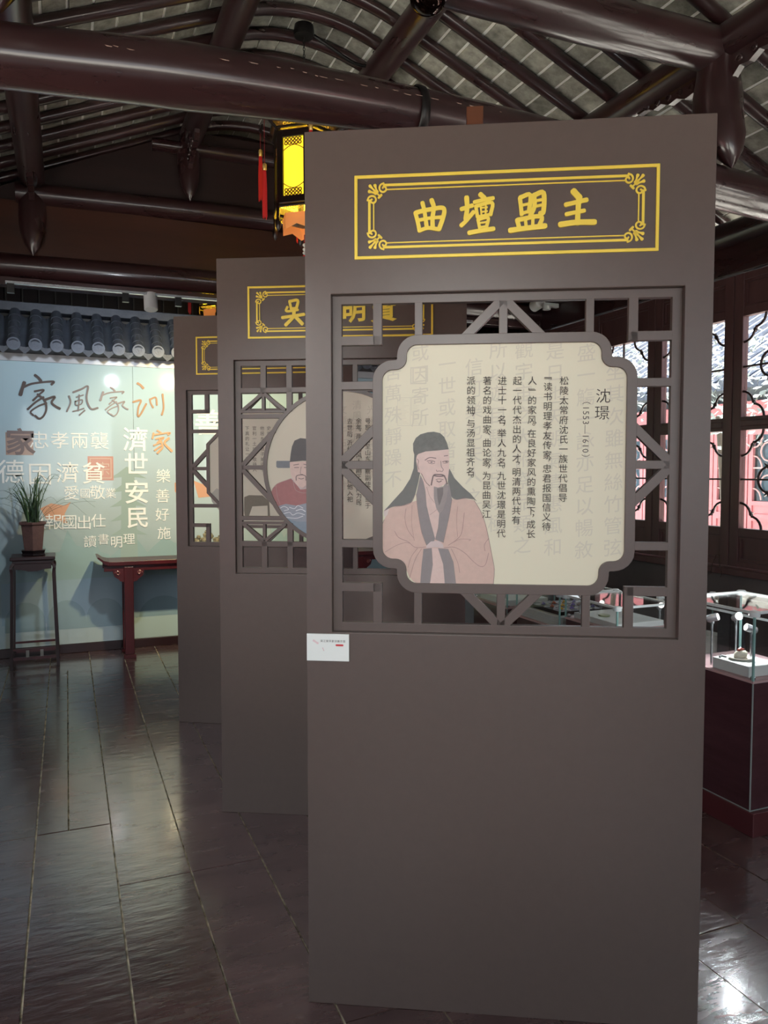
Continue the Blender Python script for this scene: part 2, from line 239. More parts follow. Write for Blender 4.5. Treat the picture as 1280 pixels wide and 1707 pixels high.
"P1L":[["fold",[[[[0.2396,1.3336],[0.2509,1.3167],[0.2764,1.3056],[0.2962,1.2902],[0.3244,1.2914]],0.0016],[[[0.214,1.2766],[0.2424,1.2939],[0.2679,1.3027],[0.2821,1.3014]],0.0014],[[[0.2706,1.396],[0.2678,1.3678],[0.275,1.3396],[0.2905,1.3171]],0.0014],[[[0.2875,1.4045],[0.2862,1.3566],[0.2934,1.3086]],0.0011],[[[0.3019,1.2875],[0.285,1.2632],[0.2765,1.2347]],0.0014],[[[0.3132,1.2862],[0.2963,1.2576],[0.2851,1.2206],[0.2808,1.2063]],0.0014],[[[0.3862,1.2968],[0.4085,1.3125],[0.4223,1.3323],[0.429,1.3856]],0.0016],[[[0.3973,1.3039],[0.4196,1.314],[0.4461,1.3128],[0.4419,1.31]],0.0011],[[[0.4108,1.4023],[0.4082,1.3631],[0.4112,1.3209]],0.0011],[[[0.375,1.2896],[0.403,1.2913],[0.431,1.2761],[0.4534,1.2539],[0.4729,1.24],[0.4868,1.2458],[0.4949,1.2768]],0.0016],[[[0.3946,1.287],[0.4116,1.2505],[0.4173,1.2224]],0.0014],[[[0.4946,1.3161],[0.4837,1.2992],[0.4852,1.2823]],0.0016],[[[0.3578,1.3964],[0.3438,1.3851],[0.3354,1.3795]],0.0011],[[[0.3268,1.4553],[0.3353,1.43],[0.3479,1.4132]],0.0011]]],["outline",[[[[0.2106,1.3646],[0.2026,1.339],[0.2032,1.2879],[0.2069,1.268]],0.0014],[[[0.4552,1.4193],[0.4748,1.3859],[0.4889,1.344],[0.5032,1.2741],[0.5107,1.2321],[0.5082,1.1932]],0.0014],[[[0.2987,1.4355],[0.3031,1.3905],[0.3131,1.3342],[0.3272,1.2962]],0.0011],[[[0.3957,1.4218],[0.3873,1.3713],[0.3727,1.3037]],0.0011],[[[0.2112,1.3901],[0.2339,1.4009],[0.2621,1.4044],[0.2847,1.413],[0.2959,1.4355]],0.0014],[[[0.3968,1.426],[0.4079,1.4213],[0.4302,1.4248],[0.4524,1.4232]],0.0014]]],["feature",[[[[0.3224,1.528],[0.3349,1.535],[0.3517,1.533]],0.0022],[[[0.374,1.5391],[0.3837,1.5405]],0.0019],[[[0.328,1.5252],[0.3392,1.5266],[0.349,1.5238]],0.0019],[[[0.3308,1.521],[0.3406,1.5182],[0.349,1.5202]],0.0014],[[[0.3699,1.5238],[0.3796,1.5257],[0.3857,1.5246]],0.0019],[[[0.3713,1.5202],[0.3796,1.5196],[0.3852,1.5218]],0.0011],[[[0.3383,1.5224],[0.3411,1.5224]],0.0033],[[[0.3785,1.5229],[0.3813,1.5229]],0.003],[[[0.3651,1.5252],[0.3663,1.5112],[0.3714,1.5029],[0.3686,1.4973],[0.3616,1.4987],[0.3546,1.4978],[0.3532,1.5015]],0.0014],[[[0.3394,1.4609],[0.3421,1.4749],[0.3463,1.4875],[0.3575,1.4889],[0.3714,1.4875],[0.3784,1.4777],[0.3821,1.4638]],0.0036],[[[0.3463,1.4861],[0.3603,1.4839],[0.3756,1.4855]],0.0033],[[[0.3519,1.4749],[0.3603,1.4772],[0.3715,1.4749]],0.0014],[[[0.3547,1.4716],[0.3603,1.4688],[0.3665,1.4716]],0.0025],[[[0.3013,1.5309],[0.3047,1.5253],[0.3028,1.5141],[0.3056,1.5029]],0.0014],[[[0.3127,1.4917],[0.3239,1.4693],[0.3352,1.4581]],0.0014]]]],
"P2":[["wing",[[0.2481,1.5434],[0.305,1.5433],[0.3048,1.5128],[0.2516,1.5129],[0.2457,1.518],[0.2459,1.5383]]],["wing",[[0.4175,1.5431],[0.4723,1.5431],[0.4752,1.538],[0.4752,1.5178],[0.4693,1.5128],[0.4173,1.5128]]],["robered",[[0.2196,1.4015],[0.2287,1.4234],[0.2511,1.4453],[0.3104,1.4671],[0.3397,1.4381],[0.3618,1.4273],[0.3839,1.4382],[0.4134,1.4672],[0.472,1.4456],[0.4975,1.4239],[0.5082,1.3588],[0.497,1.2717],[0.4639,1.2424],[0.3754,1.2199],[0.3312,1.2488],[0.2871,1.2996],[0.2504,1.3505]]],["face",[[0.305,1.5382],[0.4175,1.5424],[0.421,1.5034],[0.4149,1.4672],[0.3913,1.4382],[0.3618,1.4273],[0.3361,1.4381],[0.3163,1.4599],[0.3077,1.4962]]],["knot",[[0.3104,1.4671],[0.3361,1.4381],[0.3507,1.42],[0.3838,1.4237],[0.4134,1.4672],[0.395,1.4397],[0.3618,1.4273],[0.3361,1.4381],[0.3163,1.4708]]],["hatdark",[[0.305,1.5382],[0.3096,1.5758],[0.315,1.6047],[0.3262,1.63],[0.352,1.6407],[0.385,1.637],[0.4068,1.6153],[0.4154,1.5756],[0.4197,1.541],[0.3624,1.5439]]],["wave",[[0.2541,1.3491],[0.2875,1.358],[0.3318,1.3509],[0.3762,1.3612],[0.4349,1.3528],[0.5009,1.3588],[0.4934,1.2862],[0.4346,1.2713],[0.3757,1.2819],[0.3092,1.2778],[0.2798,1.3069]]],["blue",[[0.2871,1.296],[0.3314,1.2816],[0.3757,1.2819],[0.4566,1.2751],[0.4565,1.2424],[0.3754,1.2199],[0.3239,1.256]]]],
"P2L":[["feature",[[[[0.3218,1.5252],[0.344,1.5288]],0.0029],[[[0.366,1.5287],[0.3917,1.5251]],0.0029],[[[0.3255,1.5143],[0.3439,1.515]],0.0029],[[[0.3682,1.515],[0.388,1.5135]],0.0029],[[[0.3549,1.5179],[0.3511,1.4889],[0.3621,1.4853]],0.0018],[[[0.3325,1.4599],[0.3341,1.478],[0.3547,1.4831],[0.3731,1.4781],[0.3752,1.46]],0.0037],[[[0.3436,1.4686],[0.3546,1.4657],[0.3657,1.4686]],0.0029]]],["wave2",[[[[0.2615,1.3396],[0.28,1.347],[0.2985,1.3347],[0.2799,1.3288]],0.0029],[[[0.3022,1.3435],[0.3244,1.3377],[0.3392,1.3509],[0.3613,1.3401]],0.0029],[[[0.2724,1.3141],[0.3021,1.3216],[0.3168,1.31],[0.339,1.3189],[0.3685,1.3117]],0.0029],[[[0.3317,1.329],[0.3539,1.335],[0.3723,1.3256]],0.0037],[[[0.2871,1.2996],[0.3315,1.2962],[0.3611,1.3059]],0.0029],[[[0.3834,1.3438],[0.4055,1.3366],[0.4349,1.3477],[0.4716,1.3384]],0.0029],[[[0.3833,1.3147],[0.4201,1.3222],[0.4495,1.3136]],0.0029]]],["fold",[[[[0.2437,1.438],[0.2507,1.387],[0.2616,1.3579]],0.0022],[[[0.3178,1.4599],[0.3322,1.4163],[0.3764,1.4056],[0.4059,1.4238]],0.0029],[[[0.2287,1.4234],[0.2511,1.4453],[0.3104,1.4671]],0.0022]]]],
"P3":[["stone",[[0.4073,1.3478],[0.436,1.3598],[0.5176,1.3582],[0.5579,1.3238],[0.5623,1.238],[0.5491,1.2379],[0.5476,1.2991],[0.4558,1.2936],[0.4349,1.237],[0.4092,1.2338],[0.4044,1.2685]]]],
"T1":[[0.69,1.7371],[0.6478,1.7376],[0.6069,1.7381],[0.5675,1.7386],[0.5278,1.7391],[0.4881,1.7395],[0.445,1.7401]],
"T1n":[[0.7916,1.6965],[0.7892,1.6524],[0.7484,1.6844],[0.7488,1.5354]],
"BG":[[0.8215,1.759],[0.7467,1.8103],[0.6657,1.8163],[0.5841,1.8208],[0.5161,1.8219],[0.4527,1.7767],[0.3805,1.7857],[0.3078,1.8172],[0.2347,1.7668]],
"T2":[[0.6427,1.7114],[0.6042,1.7117],[0.5656,1.7119],[0.5295,1.7121]],
"T3":[[0.5588,1.7487],[0.5192,1.749],[0.4723,1.7493],[0.4289,1.7496]]}
# ================================================================ FLOOR
XS=[-1.45,-1.22,-.97,-.70,-.43,-.145,.145,.403,.67,.94,1.215,1.49,1.765,2.045,2.335,2.61,2.88,3.15,3.43,3.70,3.97,4.25]
fl=struct(MB().box(-1.45,4.25,-3.3,9.4,-.06,-.004).build('floor',DUST))
JO={4:[.6,3.40,5.9],5:[1.0,3.40,6.2],6:[2.865,4.72],7:[.9,2.865,4.70,6.4],8:[1.9,4.2,6.0],14:[2.0,4.4]}
for i in range(len(XS)-1):
    js=JO.get(i) or [rnd.uniform(-.5,1.2)+k*2.3+rnd.uniform(-.3,.3) for k in range(4)]
    js=[-3.3,-1.4]+[j for j in js if j>-1]+[9.4]
    for a,b in zip(js[:-1],js[1:]):
        segs=[(XS[i],XS[i+1])]
        if i==5 and abs(a-3.4)<.01: segs=[(XS[i],-.02),(-.02,XS[i+1])]
        for x0,x1 in segs:
            g=.0028+rnd.uniform(0,.0014); w_=x1-x0-2*g; l_=b-a-.005; dz=rnd.uniform(-.0012,.0012)
            link('floorboard',MB().box(-w_/2,w_/2,-l_/2,l_/2,-.03,0).build('floorboard',FLOOR).data,fl,((x0+x1)/2,(a+b)/2,dz),(rnd.uniform(-.0006,.0006),rnd.uniform(-.003,.003),0))
for o in list(C.objects):
    if o.name.startswith('floorboard') and o.parent is None: bpy.data.objects.remove(o)
# ================================================================ ROOF
XC=1.444; X0,X1,X2,X3=-.19,.954,1.934,3.08; ZR=4.27
def zr(x):
    d=abs(x-XC); return ZR-.42*(d-.49) if d>.49 else ZR+.103*(1-(d/.49)**2)
def slab(name,xa,xb,n):
    m=MB()
    xs=[xa+(xb-xa)*k/n for k in range(n+1)]
    poly=[(x,zr(x)+.005) for x in xs]+[(x,zr(x)+.10) for x in reversed(xs)]
    return struct(m.prism(poly,-4.6,9.6).build(name,MORT))
ce=[slab('ceiling',X2,5.1,2),slab('ceiling',X1,X2,12),slab('ceiling',-2.2,X1,2)]
PY=.285; Y0=3.7285  # bay centre between two rafters
bays=[Y0+PY*k for k in range(-24,20)]
bm=MB().box(-.0607,.0607,-.141,.141,0,.03).build('b',BRICK); BME=bm.data; bpy.data.objects.remove(bm)
def bricks(parent,xa,xb,step,seen):
    st=MB(); n=int(round(abs(xb-xa)/step))
    for yb in bays:
        for k in range(n):
            x=xa+(k+.5+((hash((round(yb,2)))%5)*.11))*step*(1 if xb>xa else -1)
            if x>max(xa,xb)+step*.4: continue
            e=.01; sl=math.atan2(zr(x+e)-zr(x-e),2*e); jy=rnd.uniform(-.002,.002); dz=rnd.uniform(0,.004)
            if seen(x,yb): link('brick',BME,parent,(x,yb+jy,zr(x)-dz),(0,-sl,rnd.uniform(-.008,.008)))
            else: st.box(-.0615,.0615,-.141,.141,0,.03,Matrix.Translation((x,yb,zr(x)))@Matrix.Rotation(-sl,4,'Y'))
    o=st.build('brick',BRICK,parent); o['kind']='stuff'
bricks(ce[0],X2,5.05,.1285,lambda x,y:2.4<y<6.3 and x<4.25)
bricks(ce[1],X1,X2,.1300,lambda x,y:2.8<y<6.3)
bricks(ce[2],X1,-2.15,.1285,lambda x,y:2.8<y<6.3 and x>-.6)
rp=lambda r,a,b,n=6:[(a+(b-a)*k/n) for k in range(n+1)]
def rafter(xa,xb,n,parent):
    return MB().tube([(x,0,zr(x)-.036) for x in rp(0,xa,xb,n)],.038,10).build('rafter',LACQX,parent,smooth=50)
for pa,xa,xb,n in ((ce[0],X2-.05,5.05,1),(ce[1],X1-.05,X2+.05,12),(ce[2],X1+.05,-2.15,1)):
    r0=rafter(xa,xb,n,pa); r0.location.y=bays[0]-PY/2
    for yb in bays[1:]: link('rafter',r0.data,pa,(0,yb-PY/2,0))
def purlin(x,z,r,label,y0=-3.5,y1=9.4,cat='beam'):
    return tag(MB().tube([(x,y0,z),(x,(y0+y1)/2,z),(x,y1,z)],r,20).build('roof_purlin',LACQ,smooth=60),label,cat,'round roof purlins')
zp=lambda x:zr(x)-.073-.085
purlin(X0,zp(X0),.088,'round maroon purlin running over the left end of the near crossbeam')
purlin(X1,zp(X1),.088,'round maroon purlin left of the arched rafters at the ridge')
purlin(X2,zp(X2),.088,'round maroon purlin right of the arched rafters, behind the glass ball')
purlin(X3,zp(X3),.09,'round maroon purlin above the pointed post at upper right')
purlin(4.22,3.10,.10,'dark eaves purlin lying along the top of the window wall')
purlin(-1.33,3.10,.10,'eaves purlin on the left side of the hall')
YT,YF=3.04,6.28
def beam(name,pts,label,n=24,mt=None,flat=1):
    P=[p[:3] for p in pts]; return tag(MB().tube(smooth3(P),interp([p[3] for p in pts]),n,flat=flat).build(name,mt or LACQX,smooth=60),label,'beam','round crossbeams of the roof frames')
def smooth3(P): return smooth(P,5)
def interp(r):
    out=[]
    for a,b in zip(r[:-1],r[1:]): out+=[a+(b-a)*k/5 for k in range(5)]
    return out+[r[-1]]
cb=beam('roof_beam',[(-1.45,YT,2.86,.10),(-.2,YT,2.935,.105),(.45,YT,2.985,.118),(1.24,YT,3.015,.10),(2.1,YT,3.0,.10),(3.05,YT,2.945,.102),(4.25,YT,2.88,.098)],'great curved crossbeam with flaking paint running over the near screen')
# flaked paint line on the beam
fm=MB(); xx=.10
while xx<1.75:
    l=rnd.uniform(.008,.045); zc=2.935+.08*min(1,max(0,(xx+.2)/1.0))+.0; q=R(200+ (xx-.1)*2)
    r_=.110 if xx<.9 else .105
    yy=YT-r_*math.cos(R(12)); zz=zc+r_*math.sin(R(12))+rnd.uniform(-.004,.004)
    if rnd.random()<.75: fm.add([(xx,yy-.004,zz),(xx+l,yy-.004,zz-.001),(xx+l*.9,yy-.004,zz-.002-rnd.uniform(0,.002)),(xx+l*.3,yy-.004,zz-.002-rnd.uniform(0,.002))],[(0,1,2,3)])
    xx+=l+rnd.uniform(.0,.04)
fm.build('paint_chip',mat('bare_plaster',(190,165,150),.8),cb)['kind']='stuff'
MB().tube([(1.40,YT-.11*math.cos(t),3.005+.115*math.sin(t)) for t in [R(a) for a in range(-90,200,20)]],.02,8,flat=.35).build('iron_strap',BLACKM,cb,smooth=40)
beam('roof_beam',[(-.3,YT,3.58,.09),(.6,YT,3.60,.10),(1.444,YT,3.60,.105),(2.3,YT,3.60,.11),(3.14,YT,3.615,.105)],'upper crossbeam at top right ending on the pointed post')
beam('roof_beam',[(-1.45,YF,2.98,.085),(1.4,YF,3.01,.09),(4.25,YF,2.98,.085)],'far lower crossbeam above the tiled canopy')
beam('roof_beam',[(-.3,YF,3.52,.08),(1.4,YF,3.55,.085),(3.2,YF,3.52,.08)],'far upper crossbeam below the hanging posts')
beam('roof_beam',[(.66,YF,4.02,.05),(1.444,YF,4.03,.055),(2.2,YF,4.02,.05)],'short top beam of the far roof frame')
b=tag(MB().box(-1.45,4.25,YF-.02,YF+.02,3.08,3.46).build('beam_board',mat('warm_board',(58,30,20),.35,var=.3,vscale=3,stretch=(.2,1,2)),bevel=.002),'reddish brown board filling between the two far crossbeams','board')
tag(MB().box(-1.45,4.25,YF-.05,YF+.05,2.845,2.905).build('beam_board',LACQX,bevel=.004),'narrow flat board fixed under the far lower crossbeam','board')
tag(MB().prism([(-1.4,3.6),(4.2,3.6),(4.2,3.17),(3.08,3.62),(1.93,4.12),(.95,4.12),(-.19,3.62),(-1.4,3.17)][::-1] if False else [(-.25,3.55),(3.14,3.55),(3.0,3.72),(1.93,4.17),(.95,4.17),(-.1,3.72)],YF+.03,YF+.06).build('gable_board',DARKW),'dark board closing the far roof frame behind the hanging posts','board')
tag(MB().prism([(-1.35,3.07),(-.27,3.1),(-.27,3.62),(-1.35,3.17)],YF+.03,YF+.06).build('gable_board',DARKW),'dark board at the far left end of the roof frame','board')
tag(MB().prism([(3.16,3.1),(4.2,3.07),(4.2,3.17),(3.16,3.62)],YF+.03,YF+.06).build('gable_board',DARKW),'dark board at the far right end of the roof frame','board')
def post(x,y,ztop,zmid,zt,r,label):
    t=thing('roof_post',label,'post',(x,y,0),group='pointed roof posts')
    # round shaft that tapers to a beak-like point
    prof=[(.002,zt),(r*.25,zt+.03),(r*.62,zt+.09),(r*.9,zt+.18),(r*1.02,zt+.29),(r*1.0,zt+.40),(r*.86,zmid),(r*.84,ztop)]
    m=MB(); n=24
    for rr,z in prof:
        f=max(0,min(1,(zt+.30-z)/.30))
        m.v+=[(rr*math.cos(q)*(1+.0*f),rr*math.sin(q)-(.85*f*r),z) for q in [2*math.pi*k/n for k in range(n)]]
    k=len(prof); m.f=[(i*n+j,i*n+(j+1)%n,(i+1)*n+(j+1)%n,(i+1)*n+j) for i in range(k-1) for j in range(n)]
    m.build('shaft',LACQ,t,smooth=35)
    return t
def bracket(t,y0,y1,x,z):
    # carved board under the purlin with openwork scrolls
    L=y1-y0; m=MB(); pts=[(y0,z),(y1,z),(y1,z-.03)]
    for k in range(1,9):
        f=k/9; pts.append((y1-(L)*f, z-.04-.10*f-.018*(k%2)))
    pts.append((y0,z-.18)); m.prism(pts,-.018+x,.018+x,'x')
    m.build('carved_bracket',LACQ,t)
    for k in range(5):
        s=MB(); cy=y0+L*(.12+.16*k); cz=z-.05-.05*(1-k/5)
        s.tube([(x-.022,cy+.022*math.cos(a)*(1-a/9),cz+.022*math.sin(a)*(1-a/9)) for a in [j*.6 for j in range(11)]],.006,6)
        s.build('carved_scroll',LACQ,t,smooth=50)
p3=post(X3,YT,zp(X3)-.05,3.5,3.0,.118,'large post with a carved pointed foot at upper right, on the near crossbeam')
bracket(p3,.09,.62,0,3.60); bracket(p3,-.09,-.62,0,3.60)
p0=post(X0,YT,zp(X0)-.05,3.5,3.02,.10,'post at the upper left corner standing on the near crossbeam')
bracket(p0,.09,.5,0,3.60)
pf=post(X0,YF,zp(X0)-.05,3.52,3.06,.095,'far left hanging post with a pointed foot'); bracket(pf,-.08,-.5,0,3.62)
pf=post(X1-.02,YF,zp(X1)-.05,4.0,3.60,.085,'far hanging post with a pointed foot left of the lantern'); bracket(pf,-.08,-.45,0,4.0)
pf=post(X2,YF,zp(X2)-.05,4.0,3.60,.085,'far hanging post with a pointed foot right of the lantern'); bracket(pf,-.08,-.45,0,4.0)
pf=post(X3,YF,zp(X3)-.05,3.52,3.06,.095,'far right post with a pointed foot behind the screens'); bracket(pf,-.08,-.5,0,3.62)
# ceiling hook with cable and chain
for hy,hl in ((4.82,'dark round ceiling hook and cable under the arched rafters'),(7.93,'dark ceiling hook far behind, holding the second lantern')):
  t=thing('ceiling_hook',hl,'hook',(XC,hy,0),group='lantern hooks')
  MB().lathe([(.02,4.24),(.062,4.245),(.066,4.27),(.06,4.31)],n=18).build('rose',BLACKM,t,smooth=40)
  MB().tube(smooth([(.05,0,4.27),(.18,-.02,4.20),(.33,-.03,4.13),(.44,-.04,4.14),(.46,-.05,4.22)]),.011,8).build('cable',BLACKM,t,smooth=50)
  m=MB()
  for k in range(18):
      z=4.23-k*.021; m.tube([(math.cos(a)*.006*(k%2),math.cos(a)*.006*(1-k%2),z+math.sin(a)*.013) for a in [j*math.pi/4 for j in range(9)]],.0022,5,cap=False)
  m.build('chain',BLACKM,t,smooth=60)
t=thing('ceiling_lamp','dark glass ball lamp fixed beneath the upper crossbeam','lamp',(1.43,YT-.06,3.47))
MB().lathe([(.078*math.cos(R(a))+.0005,.072*math.sin(R(a))) for a in range(-90,60,10)],n=24).build('glass_ball',mat('black_glass',(40,26,22),.04,metal=.85),t,smooth=60)
MB().lathe([(.05,.055),(.055,.065),(.05,.09)],n=20).build('collar',STEEL,t,smooth=40)
# ================================================================ ROOM SHELL
struct(MB().box(4.16,4.30,-3.3,9.4,0,.80).box(4.17,4.29,6.40,9.4,.845,2.825).build('wall_right',DADO))
struct(MB().box(4.17,4.29,-3.3,9.4,2.825,3.02).build('trim_1',LACQ,bevel=.004),'frieze board above the windows')
struct(MB().box(4.12,4.30,-3.3,9.4,.80,.845).build('trim_2',WINW,bevel=.005),'window sill rail')
def wallbox(name,*bs):
    m=MB()
    for b_ in bs: m.box(*b_)
    return struct(m.build(name,DARKW))
wallbox('wall_left',(-1.57,-1.45,-3.3,9.4,0,.95),(-1.57,-1.45,-3.3,9.4,2.35,3.05),(-1.57,-1.45,4.6,9.4,.62,2.8),(-1.57,-1.45,-.1,.1,.62,2.8),(-1.57,-1.45,-3.3,-2.7,.62,2.8))
wallbox('wall_near',(-1.57,-.8,-3.42,-3.3,0,4.4),(3.8,4.3,-3.42,-3.3,0,4.4),(-.8,3.8,-3.42,-3.3,2.8,4.4),(-.8,3.8,-3.42,-3.3,0,.95))
wallbox('wall_far',(-1.57,4.3,9.4,9.5,0,4.5))
fz=MB()
for k in range(34): fz.box(-1.4+k*.165,-1.385+k*.165,9.33,9.4,2.3,3.5)
fz.box(-1.4,4.2,9.32,9.4,3.0,3.06).box(-1.4,4.2,9.32,9.4,2.5,2.56)
struct(fz.build('trim_3',mat('grey_slat',(88,84,80),.6)),'slatted frieze on the far wall')
for (x,y) in ((4.23,YT+.03),(4.23,YF+.03),(4.23,-.15),(-1.45,YT),(-1.45,YF)):
    l={4.23:'window wall',-1.45:'left wall'}[x]; q={YT+.03:'beside the near crossbeam',YF+.03:'under the far crossbeam',-.15:'behind the viewer',YT:'beside the near crossbeam',YF:'under the far crossbeam'}[y]
    t=thing('column',f'round maroon column in the {l} {q}','column',(x,y,0),group='maroon wall columns')
    MB().lathe([(.115,.1),(.115,1.5),(.11,2.95)],n=20).build('shaft',LACQ,t,smooth=40); MB().lathe([(.15,0),(.17,.03),(.16,.08),(.125,.10)],n=20).build('stone_base',mat('stone',(120,118,112),.7),t,smooth=40)
# --- window leaves
def arc(c,r,a0,a1,n=8): return [(c[0]+r*math.cos(R(a0+(a1-a0)*k/n)),c[1]+r*math.sin(R(a0+(a1-a0)*k/n))) for k in range(n+1)]
def window_leaf(i):
    # leaf in local coords: x along the wall (0..W), z up, front (inside) at y=0
    W=.747; t=bpy.data.objects.new('window_%d'%i,None); C.objects.link(t); struct(t)
    fr=MB(); sx=.074
    fr.box(0,sx,0,.055,.85,2.82); fr.box(W-sx,W,0,.055,.85,2.82)
    for z0,z1 in ((.85,.89),(1.055,1.115),(1.775,1.865),(2.535,2.60),(2.775,2.82)): fr.box(sx,W-sx,.002,.053,z0,z1)
    for z0,z1 in ((1.80,1.84),): fr.box(sx,W-sx,-.006,.002,z0,z1)
    fr.build('frame',WINW,t,bevel=.004)
    for z0,z1 in ((.89,1.055),(2.60,2.775)):
        MB().box(sx,W-sx,.022,.034,z0,z1).build('panel',WINW,t)
        MB().ring([(sx,z0),(W-sx,z0),(W-sx,z1),(sx,z1)],[(sx+.018,z0+.018),(W-sx-.018,z0+.018),(W-sx-.018,z1-.018),(sx+.018,z1-.018)],.010,.022).build('panel_moulding',WINW,t)
    for z0,z1 in ((1.115,1.775),(1.865,2.535)):
        MB().box(sx,W-sx,.030,.034,z0,z1).build('pane',GLASS,t)
        m=MB(); x0,x1=sx,W-sx; zm=(z0+z1)/2; xm=(x0+x1)/2; r=.0085; y=.018
        T=lambda p:[(a,y,b_) for a,b_ in p]
        m.box(x0,x1,y-.006,y+.01,zm-.006,zm+.006)
        for sxn in (1,-1):
            for szn in (1,-1):
                xe=x0 if sxn>0 else x1; ze=z0 if szn>0 else z1
                f=lambda p:[(xe+sxn*a,y,ze+szn*b_) for a,b_ in p]
                m.tube(f([(0,.170)]+[(.0+.082*math.sin(R(q)),.088+.082*math.cos(R(q))) for q in (15,35,55,75,88)]),r,6)
                m.tube(f([(.170,0)]+[(.088+.082*math.cos(R(q)),.0+.082*math.sin(R(q))) for q in (15,35,55,75,88)]),r,6)
                m.prism([(xe+sxn*a,ze+szn*b_) for a,b_ in ((.082,.088),(.102,.082),(.096,.100),(.115,.112),(.094,.104),(.088,.118))],y-.008,y+.008)
                # central begonia ring
                g=lambda p:[(xm-sxn*a,y,zm-szn*b_) for a,b_ in p]
                m.tube(g([(.162,.0)]+[(.080+.082*math.cos(R(q)),.0+.085*math.sin(R(q))) for q in (15,35,55,75,90)]),r,6)
                m.tube(g([(.0,.165)]+[(.0+.082*math.sin(R(q)),.082+.083*math.cos(R(q))) for q in (15,35,55,75,90)]),r,6)
                m.prism([(xm-sxn*a,zm-szn*b_) for a,b_ in ((.070,.082),(.082,.070),(.095,.082),(.112,.112),(.082,.095))],y-.008,y+.008)
        m.box(xm-.005,xm+.005,y-.006,y+.01,z1-.17,z1); m.box(xm-.005,xm+.005,y-.006,y+.01,z0,z0+.17)
        m.build('lattice',mat('lattice_wood',(50,30,30),.4),t,smooth=40)
    return t
w1=window_leaf(1); rw=R(-90)
ys=[6.225-.755*k for k in range(4)]+[2.965-.755*k for k in range(4)]+[-.28-.755*k for k in range(4)]
for i,y in enumerate(ys):
    o=w1 if i==0 else copytree(w1)
    o.name='window_%d'%(i+1); o.location=(4.20,y-.004,0); o.rotation_euler=(0,0,rw)
t=thing('window_latch','pair of dark metal latch hooks hanging under the window leaf joint','latch',(4.14,3.965,.80))
for dy in (-.035,.035): MB().tube([(-.03,dy*.4,.13),(-.045,dy,.06),(-.04,dy*1.3,.0),(-.055,dy*1.5,-.012)],.007,6,flat=.5).build('hook',mat('dull_iron',(84,66,62),.5,metal=.4),t,smooth=40)
# ================================================================ SCREENS
SY=.066
def rect(x0,x1,z0,z1): return [(x0,z0),(x1,z0),(x1,z1),(x0,z1)]
def notched(h,n,rc,ri,k=6):
    # square with notched corners, all corners rounded
    out=[]
    for q in range(4):
        p=[]
        # first quadrant corner, going counter-clockwise from right side up
        c=(h-rc,(h-n)-rc); p+=arc(c,rc,0,90,k)
        c=(h-n+ri,h-n+ri); p+=arc(c,ri,270,180,k)
        c=(h-n-rc,h-rc); p+=arc(c,rc,0,90,k)
        a=R(90*q); out+=[(x*math.cos(a)-z*math.sin(a),x*math.sin(a)+z*math.cos(a)) for x,z in p]
    return out
def shift(P,cx,cz): return [(x+cx,z+cz) for x,z in P]
CX,CZ=.529,1.515; LA=.4335
def petal(m,p,ang,l,w_):
    a=R(ang); m.ribbon([p,(p[0]+l*.5*math.cos(a),p[1]+l*.5*math.sin(a)),(p[0]+l*math.cos(a),p[1]+l*math.sin(a))],w_,0,-.003,-.6)
def flourish(cx,cz,sx,sz,parent):
    m=MB()
    def P(a,b_): return (cx+sx*a,cz+sz*b_)
    for sw in (0,1):
        pts=[]
        for j in range(12):
            q=R(90+j*38); r=.0135*(1-j/14); a,b_=.040+r*math.cos(q),-.0105+r*math.sin(q)*1.0
            pts.append(P(a,b_) if not sw else P(-b_*1.0,-a))
        m.ribbon(pts,.0045,0,-.003,0)
    for (a,b_,aa) in ((.004,-.003,0),(.017,-.002,0),(.002,-.017,0)):
        q=P(a,b_); e=P(.024,-.024); m.ribbon([q,((q[0]*.6+e[0]*.4),(q[1]*.6+e[1]*.4)),((q[0]*.25+e[0]*.75),(q[1]*.25+e[1]*.75))],.0085,0,-.0035,.5)
    m.ribbon([P(.012,-.012),P(.030,-.030)],.004,0,-.003,0); m.ribbon([P(.027,-.034),P(.034,-.027)],.006,0,-.003,0)
    m.build('corner_flourish',GOLD,parent)
